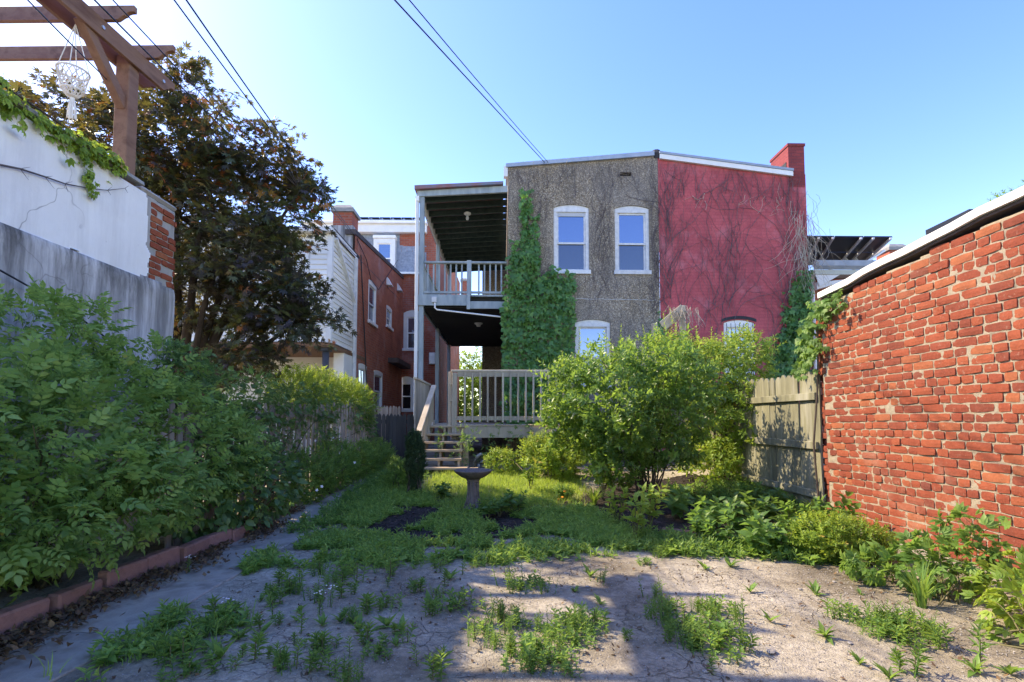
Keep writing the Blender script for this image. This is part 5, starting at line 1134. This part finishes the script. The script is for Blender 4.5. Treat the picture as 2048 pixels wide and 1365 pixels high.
# daylily clump and marigolds
def blades(n, L, w_, spread, arch=.5):
    V, T, R = [], [], []
    for k in range(n):
        a = random.uniform(0,6.28); d = np.array([math.cos(a),math.sin(a),0]); p_ = np.array([-d[1],d[0],0]); l = L*random.uniform(.6,1.1); lean = random.uniform(.2,1)*spread; i = len(V); o_ = d*random.uniform(0,.03)
        for t in (0,.35,.7): 
            c_ = o_+d*lean*l*t*t+np.array([0,0,l*(t-arch*lean*t*t)]); V += [c_-p_*w_*(1-t*.5)/2, c_+p_*w_*(1-t*.5)/2]
        V.append(o_+d*lean*l+np.array([0,0,l*(1-arch*lean)])); T += [(i,i+1,i+3),(i,i+3,i+2),(i+2,i+3,i+5),(i+2,i+5,i+4),(i+4,i+5,i+6)]; R += [random.random()*.5]*7
    return np.array(V), np.array(T), np.array(R)
V,T,R = blades(110,.32,.011,.9); p = G(1188,1012); o = obj('daylily_clump', tri_mesh('daylily_clump', V, T, R), 'grass'); o.location = p; tag(o, 'arching clump of strap leaves at the left edge of the mulch', 'plant')
mg = thing('marigold', 'small marigold plant with orange flower heads in the lawn', 'flower', G(1128,1002))
p = G(1128,1002); pp, dd = lumps([((p.x,p.y,p.z+.1),(.12,.12,.1))], 90, .4); cloud('foliage', small, pp, dd+A((0,0,.6)), dd+A((0,0,1)), 1.0, 'leaf_mid', mg)
for px, py in ((1130,984),(1125,996),(1117,1000)):
    q_ = P(px,py,Y=p.y-.1); MB().lathe([(0,-.012),(.018,-.006),(.026,.006),(.018,.016),(0,.02)], q_, 10).build('flower_head', 'flower_orange', mg)
# ---- lawn grass and ground cover
lawn = gpoly([(845,975),(870,950),(1000,946),(1150,950),(1170,985),(1130,1015),(1000,1028),(900,1012),(850,1003)])
p = sample(lawn, 5200, .12); z_ = gz(p[:,0],p[:,1]); pts = np.column_stack([p,z_-.01])
tuft = [blades(6,.11,.005,.7) for _ in range(4)]; tf = [(V[:,[0,2,1]]*(1,1,-1),T,R) for V,T,R in tuft]
up1 = lambda n: np.tile((0,0,1.),(n,1))+rng.normal(0,.15,(n,3))
tag(cloud('lawn_grass', tf, pts, up1(len(pts)), rng.normal(size=pts.shape), rng.uniform(.6,1.3,len(pts)), 'grass', stuff=False), 'bright sunlit grass round the bird bath', 'grass', kind='stuff')
cov = gpoly([(240,1300),(330,1215),(450,1150),(540,1105),(620,1070),(690,1015),(760,970),(860,1000),(1120,1010),(1200,1030),(1260,1060),(1290,1112),(1180,1105),(1060,1120),(960,1138),(860,1122),(740,1135),(640,1130),(560,1165),(480,1215),(420,1290),(340,1365),(200,1365)])
p = sample(cov, 15000, .10); dens = vnoise(p[:,0],p[:,1],2.0,11)*.6+vnoise(p[:,0],p[:,1],6,12)*.4; inm = inpoly(p[:,0],p[:,1],gpoly([(720,1070),(790,1015),(1000,1030),(1080,1050),(1000,1078),(850,1088)]))
k_ = (dens > np.where(p[:,1] < 4.1, .60, .36)) & (~inm | (dens > .64)) & (p[:,0] > -2.12+.22*(vnoise(p[:,0],p[:,1],3,21)-.5)+.3*sstep(5,9,p[:,1])); p = p[k_]; pts = np.column_stack([p,gz(p[:,0],p[:,1])])
lowt = [sprig_spiral(7,.045,.02,.05,spread=1.4), sprig_spiral(9,.04,.012,.09), sprig_opposite(3,.04,.026,.02,lo=True,ang=1.2), tf[0], tf[1], sprig_spiral(6,.05,.028,.04,spread=1.5)]
tag(cloud('ground_cover', lowt, pts, up1(len(pts)), rng.normal(size=pts.shape), rng.uniform(.6,1.35,len(pts)), 'weed', stuff=False), 'mat of low mixed weeds spreading over the bare soil', 'ground cover', kind='stuff')
# shady ground cover at right and along the fence foot
cov2 = gpoly([(1260,1075),(1400,1090),(1700,1100),(1760,1130),(1680,1130),(1500,1110),(1330,1112)]); p = np.concatenate([sample(cov2, 1500, .08), sample(gpoly([(1330,985),(1500,970),(1640,1005),(1660,1050),(1500,1030),(1350,1010)]), 900, .1), sample(gpoly([(560,1075),(760,950),(830,935),(850,965),(760,985),(640,1060)]), 1300, .1)])
pts = np.column_stack([p,gz(p[:,0],p[:,1])]); tag(cloud('ground_cover', lowt, pts, up1(len(pts)), rng.normal(size=pts.shape), rng.uniform(.8,1.6,len(pts)), 'leaf_mid', stuff=False), 'low shady weeds along the fence foot and mulch edge', 'ground cover', kind='stuff')
# ---- single weeds in the bare soil: prototypes, then copies
def weed(name, label, parts_, group):
    t = thing(name, label, 'weed', (0,0,0), group); V,T,R = parts_; V = V[:,[0,2,1]]*(1,-1,1); obj('leaves', tri_mesh('leaves', V, T, R), 'weed', t); MB().tube([(0,0,-.02),(0,0,max(.02,V[:,2].max()*.7))],[.004,.002],5).build('stem','stem',t); return t
WPOLY = gpoly([(250,1365),(420,1240),(600,1150),(900,1130),(960,1200),(900,1300),(880,1365)])
def wspots(n, poly=None): return [tuple(q) for q in sample(poly or WPOLY, n)]
def spotlist(pp): return [tuple(G(x,y))[:2] for x, y in pp]
def multi(n, f, r):
    ps = []
    for k in range(n):
        V,T,R = f(); a = random.uniform(0,6.28); ps.append((V,T,fr1((random.uniform(-.25,.25),1,random.uniform(-.25,.25)),(0,0,1)),np.array([math.cos(a),0,math.sin(a)])*r*random.random(),random.uniform(.6,1.1),random.random()*.3))
    return place(ps)
tallw = spotlist([(640,1215),(735,1290),(790,1270),(815,1285),(700,1315),(560,1250),(590,1290),(620,1345),(510,1320),(470,1340),(540,1215),(830,1185),(775,1175),(710,1150),(690,1160),(880,1145),(925,1150),(865,1360),(450,1270),(340,1330),(380,1300),(655,1175),(600,1180),(1250,1280),(1425,1350),(1480,1300),(1800,1345),(1830,1350),(1960,1330),(1880,1300),(760,1225),(735,1230),(520,1260),(670,1355)])
sl3 = tallw[::2]+wspots(16)
for kk in range(3): scatter_copies(weed('tall_weed', 'upright narrow-leaved weed growing from the cracked soil', multi(1, lambda: sprig_spiral(random.randint(22,40),random.uniform(.045,.065),.011,random.uniform(.11,.2),spread=1.25), 0), 'upright weeds in the bare soil'), sl3[kk::3], (.5,1.35))
sl3 = tallw[1::2]+wspots(12)
for kk in range(3): scatter_copies(weed('tall_weed', 'bushy many-stemmed narrow-leaved weed growing from the cracked soil', multi(random.randint(2,6), lambda: sprig_spiral(20,.05,.010,random.uniform(.07,.15),spread=1.2), .05), 'bushy weeds in the bare soil'), sl3[kk::3], (.5,1.3))
dock = spotlist([(1500,1185),(1630,1190),(1150,1185),(1180,1155),(1200,1210),(860,1215),(520,1275),(560,1320),(440,1320),(900,1225),(1720,1190),(1650,1275),(1540,1245),(1410,1140),(1460,1135),(1720,1330),(2020,1350),(1950,1345),(1780,1360),(600,1225),(480,1255),(680,1245)])
def dockmesh(): return place([(*leaf(.11,.036,droop=random.uniform(.1,.5)),fr1((math.cos(a)*random.uniform(.3,1),random.uniform(.35,1.3),math.sin(a)*random.uniform(.3,1)),(0,1,0)),np.zeros(3),random.uniform(.4,1.15),random.random()*.5) for a in [random.uniform(0,6.28) for _ in range(random.randint(9,15))]])
for kk, lb in enumerate(('low rosette weed with broad upright leaves on bare soil','loose rosette weed with few drooping leaves on bare soil','small dense tuft of strap-leaved weed on bare soil')):
    scatter_copies(weed('dock_weed', lb, dockmesh(), 'rosette weeds in the bare soil'), dock[kk::3]+wspots(5), (.5,1.1))
clump = [(970,1265),(1000,1245),(1035,1250),(1075,1260),(1110,1275),(1140,1270),(1045,1320),(1075,1315),(1180,1265),(1020,1175),(1070,1170),(1325,1240),(1345,1255),(1400,1225),(1430,1225),(1470,1245),(1420,1275),(1365,1285),(1700,1235),(1755,1250),(1800,1280),(1010,1270),(1060,1290),(1100,1300),(1130,1250),(1160,1240),(1040,1180),(1090,1185),(1190,1250),(990,1295),(1090,1330),(1060,1345),(1340,1220),(1310,1195),(1370,1260),(1420,1240),(1450,1265),(1390,1300),(1440,1300),(1680,1240),(1720,1250),(1780,1260),(1820,1265),(1860,1280),(1770,1275),(1830,1250),(1290,1130),(1320,1115),(1260,1100),(1020,1310),(1150,1290),(950,1280),(1120,1320),(700,1240),(640,1300),(560,1340),(380,1350),(1200,1165),(1140,1345)]
sl3 = spotlist(clump[::2])+wspots(6)
for kk in range(3): scatter_copies(weed('clump_weed', 'low spreading clump of small-leaved weed on the bare soil', multi(random.randint(10,22), lambda: sprig_spiral(random.randint(6,12),random.uniform(.028,.045),random.uniform(.012,.022),random.uniform(.04,.1),spread=1.4), random.uniform(.08,.16)), 'low weed clumps in the bare soil'), sl3[kk::3], (.6,1.3))
sl3 = spotlist(clump[1::2])+wspots(6)
for kk in range(3): scatter_copies(weed('clump_weed', 'wispy clump of fine-leaved weed on the bare soil', multi(random.randint(10,22), lambda: sprig_spiral(random.randint(10,20),random.uniform(.02,.035),.005,random.uniform(.06,.15),spread=1.1), random.uniform(.07,.14)), 'wispy weed clumps in the bare soil'), sl3[kk::3], (.7,1.3))
daisy = weed('daisy_weed', 'thin weed topped with tiny white daisies', multi(4, lambda: sprig_spiral(9,.035,.01,.22,spread=1.1), .03), 'white flowered weeds in the soil')
for k in range(9):
    a = k*.7; MB().lathe([(0,0),(.008,0),(.009,.003),(0,.004)], (math.cos(a)*.03*(k%3),math.sin(a)*.03*(k%3),.20+.008*(k%4)), 8).build('flower_head','flower_white',daisy)
scatter_copies(daisy, spotlist([(640,1230),(660,1215),(375,1150),(450,1245)]), (.5,.75))
# ---- plants along the foot of the brick wall
def wallplant(name, label, pts_, n, temps, m, sc, cat='plant', seed=1., zmin=.0, st=10):
    return bush(name, label, cat, pts_[0][0], pts_[1:], n, temps, m, sc, .25, .35, st, .2, 4, seed, .006, zmin=zmin)
p = G(1668,1120); wallplant('weed_mound', 'dense rounded mound of small bright leaves against the brick wall', [((p.x,p.y,p.z),), ((p.x,p.y+.05,p.z+.16),(.3,.26,.22)), ((p.x+.25,p.y,p.z+.14),(.22,.22,.18))], 900, small+[sprig_opposite(4,.045,.026,.02,lo=True)], 'leaf_lime', (.7,1.1), seed=2.5)
p = G(1880,1200); wallplant('creeper_clump', 'clump of five-fingered creeper climbing the foot of the brick wall', [((p.x,p.y,p.z),), ((p.x+.1,p.y+.15,p.z+.2),(.3,.3,.24)), ((p.x+.28,p.y+.05,p.z+.3),(.16,.3,.3)), ((p.x-.2,p.y+.35,p.z+.14),(.25,.25,.14))], 300, creep, 'leaf_mid', (.6,1.0), seed=3.1)
p = G(1845,1215); V,T,R = blades(60,.34,.012,.8); o = obj('plantain_weed', tri_mesh('plantain_weed', V, T, R), 'weed'); o.location = p; tag(o, 'tuft of grassy weed with long stalks beside the creeper clump', 'weed')
p = G(2040,1290); wallplant('creeper_clump', 'large-leaved creeper clump glowing green below the brick wall', [((p.x,p.y,p.z),), ((p.x+.08,p.y+.1,p.z+.14),(.2,.22,.18)), ((p.x+.25,p.y+.25,p.z+.18),(.16,.22,.2)), ((p.x+.3,p.y-.4,p.z+.15),(.2,.25,.2))], 190, [sprig_creeper(.09),sprig_creeper(.08)], 'leaf_lime', (.7,1.05), seed=4.1)
# ---- ivy and vines on the walls
def wall_ivy(name, label, polys, n, Yp, m, temps=ivyt, sc=(.6,1.6), stemn=8, plane='y', cat='vine'):
    pts = []
    for poly, k in polys:
        a = A(poly); lo, hi = a.min(0), a.max(0); q = rng.uniform(lo,hi,(int(n*k*3),2)); q = q[inpoly(q[:,0]+rng.normal(0,7,len(q)),q[:,1]+rng.normal(0,6,len(q)),poly)][:int(n*k)]; pts += [tuple(P(x,y,Y=Yp-.02-abs(random.gauss(0,.05))-.09*max(0,math.sin(x*.09+y*.05)+math.sin(y*.11-x*.04)*.8))) for x, y in q]
    pts = A(pts); t = thing(name, label, cat, (float(pts[:,0].mean()),Yp-.05,.25)); nn = len(pts)
    d = np.tile((0,-.25,-1.),(nn,1))+rng.normal(0,.35,(nn,3)); up_ = np.tile((0,-1.,.35),(nn,1))+rng.normal(0,.3,(nn,3)); cloud('foliage', temps, pts, d, up_, rng.uniform(*sc,nn), m, t)
    b = MB()
    for k in range(stemn):
        e = Vector(pts[random.randrange(nn)]); s_ = Vector((e.x+random.uniform(-.3,.3),Yp-.02,.25)); b.tube([s_,s_.lerp(e,.5)+Vector((random.uniform(-.1,.1),0,0)),(e.x,Yp-.02,e.z)],[.014,.009,.005],5)
    b.build('stem','bark',t)['kind'] = 'stuff'; return t
wall_ivy('ivy', 'dense green ivy climbing the corner of the brown house', [([(1003,625),(1012,560),(1022,520),(1040,500),(1068,520),(1080,560),(1090,545),(1108,535),(1118,560),(1135,545),(1150,570),(1150,660),(1140,740),(1120,800),(1100,860),(1005,860)],1.0),
  ([(1040,510),(1042,440),(1048,375),(1056,380),(1058,440),(1066,520)],.07), ([(1062,540),(1066,480),(1070,425),(1077,430),(1076,500),(1080,545)],.035), ([(1022,560),(1028,500),(1036,480),(1040,520)],.04)], 3600, Y0, 'leaf_ivy')
wall_ivy('ivy', 'green ivy on the lower right corner of the red house', [([(1596,545),(1622,540),(1625,620),(1622,755),(1535,760),(1550,710),(1566,650),(1582,600)],1.0), ([(1318,640),(1328,615),(1334,640),(1330,700),(1316,700)],.05)], 1500, Y0, 'leaf_ivy')
def dead(name, label, starts, n, m, Yp, r=(.003,.007), up=(1.5,4.5), wig=.10, stick=True, cat='dead vine', droop=False, curl=.28):
    b = MB()
    for k in range(n):
        (x0,y0),(x1,y1) = random.choice(starts); p = P(random.uniform(x0,x1),random.uniform(y0,y1),Y=Yp); pts = [Vector((p.x,Yp-random.uniform(.006,.045),p.z))]; a = random.gauss(0,.25); L = random.uniform(*up); n_ = int(L/.12)
        for i in range(n_):
            a += random.gauss(0,curl); a *= .9; st = Vector((math.sin(a)*.12,0 if stick else random.gauss(-.01,.03),math.cos(a)*.12*(-1 if droop else 1)))
            if stick and pts[-1].z > rtop(pts[-1].x)-.15: break
            if stick and not (XB0+.02 < pts[-1].x < XR1-.03): break
            if stick and any(h[0]-.02 < pts[-1].x+st.x < h[1]+.02 and h[2]-.08 < pts[-1].z+st.z < h[3]+.02 for h in WB+WR): break
            pts.append(pts[-1]+st)
        if len(pts) > 2: rr0 = random.uniform(*r); b.tube(pts, [rr0*(1-.6*i/len(pts)) for i in range(len(pts))], 4, False)
    return tag(b.build(name, m), label, cat, kind='stuff')
rtop = lambda u: rb(u) if u < XB1 else rr(u)
dead('dead_vine', 'web of dead brown vine stems over the red painted wall', [((1330,760),(1600,640)),((1420,700),(1480,500)),((1330,620),(1345,380)),((1560,700),(1612,420)),((1340,420),(1600,380))], 260, 'dead_vine', Y0, up=(.5,3.2))
dead('dead_vine', 'fine dead vine stems spread over the brown pebble-dashed wall', [((1020,620),(1310,560)),((1020,480),(1100,340)),((1180,420),(1225,560)),((1020,400),(1310,345)),((1300,640),(1316,400))], 240, 'dead_vine', Y0, r=(.002,.005), up=(.4,2.6))
# keep dead stems off the window glass is left to the frames; loose pale tangle hanging at the red house corner
dead('vine_tangle', 'pale tangle of dry vine stems hanging at the red house corner', [((1585,420),(1625,520))], 90, 'pale_vine', Y0-.06, (.003,.006), (.4,1.5), stick=False, droop=True)
dead('vine_tangle', 'pale curling dry tendrils peeling off the red painted wall', [((1365,385),(1420,410)),((1460,390),(1530,430)),((1540,390),(1590,430))], 16, 'pale_vine', Y0-.03, (.003,.006), (.25,.7), stick=False, curl=.9, droop=True)
dead('vine_tangle', 'dry curling tendrils dangling below the brown house roof edge', [((1030,345),(1310,322))], 36, 'pale_vine', Y0-.05, (.002,.004), (.15,.5), stick=False, droop=True)
dead('vine_tangle', 'brown dry vine heaped on top of the timber post', [((1335,628),(1395,612))], 70, 'pale_vine', 9.8, (.003,.006), (.25,.6), stick=False, droop=True)
b = MB()
for k in range(16):
    p = P(1612,random.uniform(430,560),Y=Y0-.05); pts = [p]; a = random.uniform(0,1.5)
    for i in range(random.randint(8,18)): a += random.gauss(.12,.3); pts.append(pts[-1]+Vector((math.cos(a)*.07,random.gauss(0,.03),math.sin(a)*.07)))
    b.tube(pts,.003,4,False)
tag(b.build('vine_tangle','dead_vine'), 'thin bare vine loops springing out from the red house edge', 'dead vine', kind='stuff')
# creeper on the end of the brick wall
t = thing('creeper', 'leafy creeper spilling over the upper end of the brick wall', 'vine', (3.75,5.8,.1)); pts = []
for (px,py,n_) in ((1655,610,30),(1640,625,40),(1622,650,45),(1612,680,40),(1608,710,35),(1602,735,25),(1670,598,16),(1630,690,20)):
    for k in range(n_): pts.append(tuple(P(px+random.gauss(0,10),py+random.gauss(0,11),X=3.70-abs(random.gauss(0,.06)) if px > 1640 else 3.72+random.uniform(-.12,.05))))
pts = A(pts); cloud('foliage', creep+[single(*ivyleaf(.11))], pts, np.tile((-.4,-.3,-.7),(len(pts),1))+rng.normal(0,.4,pts.shape), np.tile((-.6,-.5,.7),(len(pts),1))+rng.normal(0,.3,pts.shape), rng.uniform(.5,.9,len(pts)), 'leaf_mid', t)
MB().tube([(3.72,5.85,0),(3.70,5.9,.9),(3.72,5.82,1.6),(3.70,5.75,2.3),(3.70,5.4,2.6)],[.014,.012,.01,.008,.005],6).build('stem','bark',t)
# creeper along the top of the white wall
t = thing('creeper', 'green creeper trailing along the coping of the white wall', 'vine', (-4,4,3.75)); pts, ds = [], []
for k in range(330):
    y = 5.15-abs(random.gauss(0,1.1)); hg = abs(random.gauss(0,.07)) + (.1 if y < 4.6 else 0)*random.random(); pts.append((-3.95+random.uniform(-.1,.05),y,3.80-hg+random.uniform(0,.1))); ds.append((.4,random.uniform(-.5,.8),-.5))
for k in range(70): u = random.random(); q_ = P(165+24*u+random.gauss(0,4),300+95*u,X=-3.95); pts.append((q_.x+random.uniform(-.02,.03),q_.y,q_.z)); ds.append((.3,.1,-1))
pts = A(pts); sz = rng.uniform(.5,1.0,len(pts)); sz[-70:] *= .6
cloud('foliage', creep, pts, A(ds)+rng.normal(0,.3,pts.shape), np.tile((.7,-.2,.6),(len(pts),1))+rng.normal(0,.25,pts.shape), sz, 'leaf_lime', t)
MB().tube([(-3.96,2,3.83),(-3.95,3,3.84),(-3.95,4,3.83),(-3.96,5.1,3.83)],.01,5).build('stem','bark',t)
b = MB(); pr0 = [P(x,y,X=-3.965) for x,y in ((0,330),(40,338),(90,354),(130,368),(178,377),(215,381),(250,377))]; b.tube(pr0,[.009,.008,.007,.006,.005,.004,.002],5)
for q_ in pr0[1:]:
    for s_ in (-1,1): b.tube([q_,q_+Vector((.015,random.uniform(.02,.08),s_*random.uniform(.02,.07)))],[.003,.001],4)
tag(b.build('dry_twig','dead_vine'), 'long dry vine twig stretched across the white plaster', 'twig')
# ---- trees beyond
def far_tree(label, base, ells, n, m, sc, temps=privlo):
    t = thing('distant_tree', label, 'tree', base, 'trees beyond the houses'); p, d = lumps(ells, n, .35, .3, 1.5, 3.); cloud('crown', temps, p, d+rng.normal(0,.4,p.shape), A((0,0,1))+rng.normal(0,.4,p.shape), rng.uniform(*sc,len(p)), m, t)
    stems('trunk', base, [ells[0][0]]+[tuple(x) for x in p[:6]], 'bark', t, .14, .03, .0, 8); return t
far_tree('leafy tree top peeking above the white coping', (P(2040,420,Y=8.5).x,8.5,0), [(PA(2040,410,Y=8.5),(.35,.4,.25)),(PA(2075,405,Y=8.5),(.5,.4,.35)),(PA(2010,430,Y=8.5),(.3,.3,.12))], 260, 'leaf_mid', (.8,1.3))
far_tree('sunlit tree seen through the gap beyond the porch', (-1.9,31,0), [((-1.8,31,3.2),(1.7,1.5,2.4)),((-1.5,30,1.6),(1.6,1.4,1.5))], 1600, 'leaf_lime', (2.2,3.4))
far_tree('dark treetop behind the maple and siding house', (-8.5,17,0), [((-8.0,17,3.9),(1.6,1.3,1.5))], 700, 'leaf_mid', (2,3))
# ---- loose stones and rubble on the soil
sv = []
for i in range(4):
    r_ = random.Random(i); b = MB(); b.lathe([(0,-.4),(.6,-.3),(1,.05),(.7,.4),(0,.55)], (0,0,0), 7); b.v = [(x*r_.uniform(.75,1.2),y*r_.uniform(.6,1.1),z*r_.uniform(.7,1.1)) for x,y,z in b.v]; o = b.build('pebble','stone'); sv.append(o.data); bpy.data.objects.remove(o)
spp = [(1085,1152),(1118,1150),(1125,1156),(1178,1130),(1060,1160),(1130,1148),(1540,1305),(1530,1232),(1700,1288),(1175,1175),(990,1205),(1600,1180),(640,1195),(1668,1165),(1745,1165),(1810,1215),(1850,1335),(1410,1345),(900,1235),(1010,1165)]
for i, (x,y) in enumerate(spp):
    q_ = G(x,y); o = bpy.data.objects.new('pebble', sv[i%4]); C.objects.link(o); s_ = random.uniform(.010,.022) if i != 6 else .04; o.location = (q_.x,q_.y,q_.z+s_*.25); o.scale = (s_,s_*.8,s_*.6); o.rotation_euler.z = random.uniform(0,6)
    tag(o, 'largest pale stone lying beside the wispy weed clump' if i == 6 else 'small pale stone lying on the cracked soil', 'stone', 'loose stones on the soil')
gp = sample(gpoly([(150,1365),(450,1180),(900,1140),(1300,1120),(1780,1140),(2048,1250),(2048,1365)]), 5200); pts = np.column_stack([gp,gz(gp[:,0],gp[:,1])+.002])
gt = np.array([(0,0,.5),(.5,0,0),(-.2,.45,0),(-.3,-.4,0)])*.012; tag(cloud('gravel', [(gt,np.array([(0,1,2),(0,2,3),(0,3,1)]),np.zeros(4))], pts, rng.normal(size=pts.shape)*(1,1,.1), np.tile((0,0,1.),(len(pts),1)), rng.uniform(.3,1.2,len(pts)), 'stone', stuff=False), 'scattered grit and crumbs over the cracked soil', 'gravel', kind='stuff')

gp = sample(gpoly([(150,1365),(450,1180),(900,1140),(1300,1110),(1780,1140),(2048,1250),(2048,1365)]), 700); pts = np.column_stack([gp,gz(gp[:,0],gp[:,1])+.006])
tag(cloud('soil_debris', [single(*leaf(.035,.02,droop=.3)), single(*leaf(.05,.005,lo=True,droop=0)), single(*leaf(.028,.018,lo=True,droop=-.4))], pts, rng.normal(size=pts.shape)*(1,1,.2), np.tile((0,0,1.),(len(pts),1)), rng.uniform(.5,1.2,len(pts)), 'leaf_litter', stuff=False), 'dry leaf scraps and twigs strewn over the soil', 'leaf litter', kind='stuff')
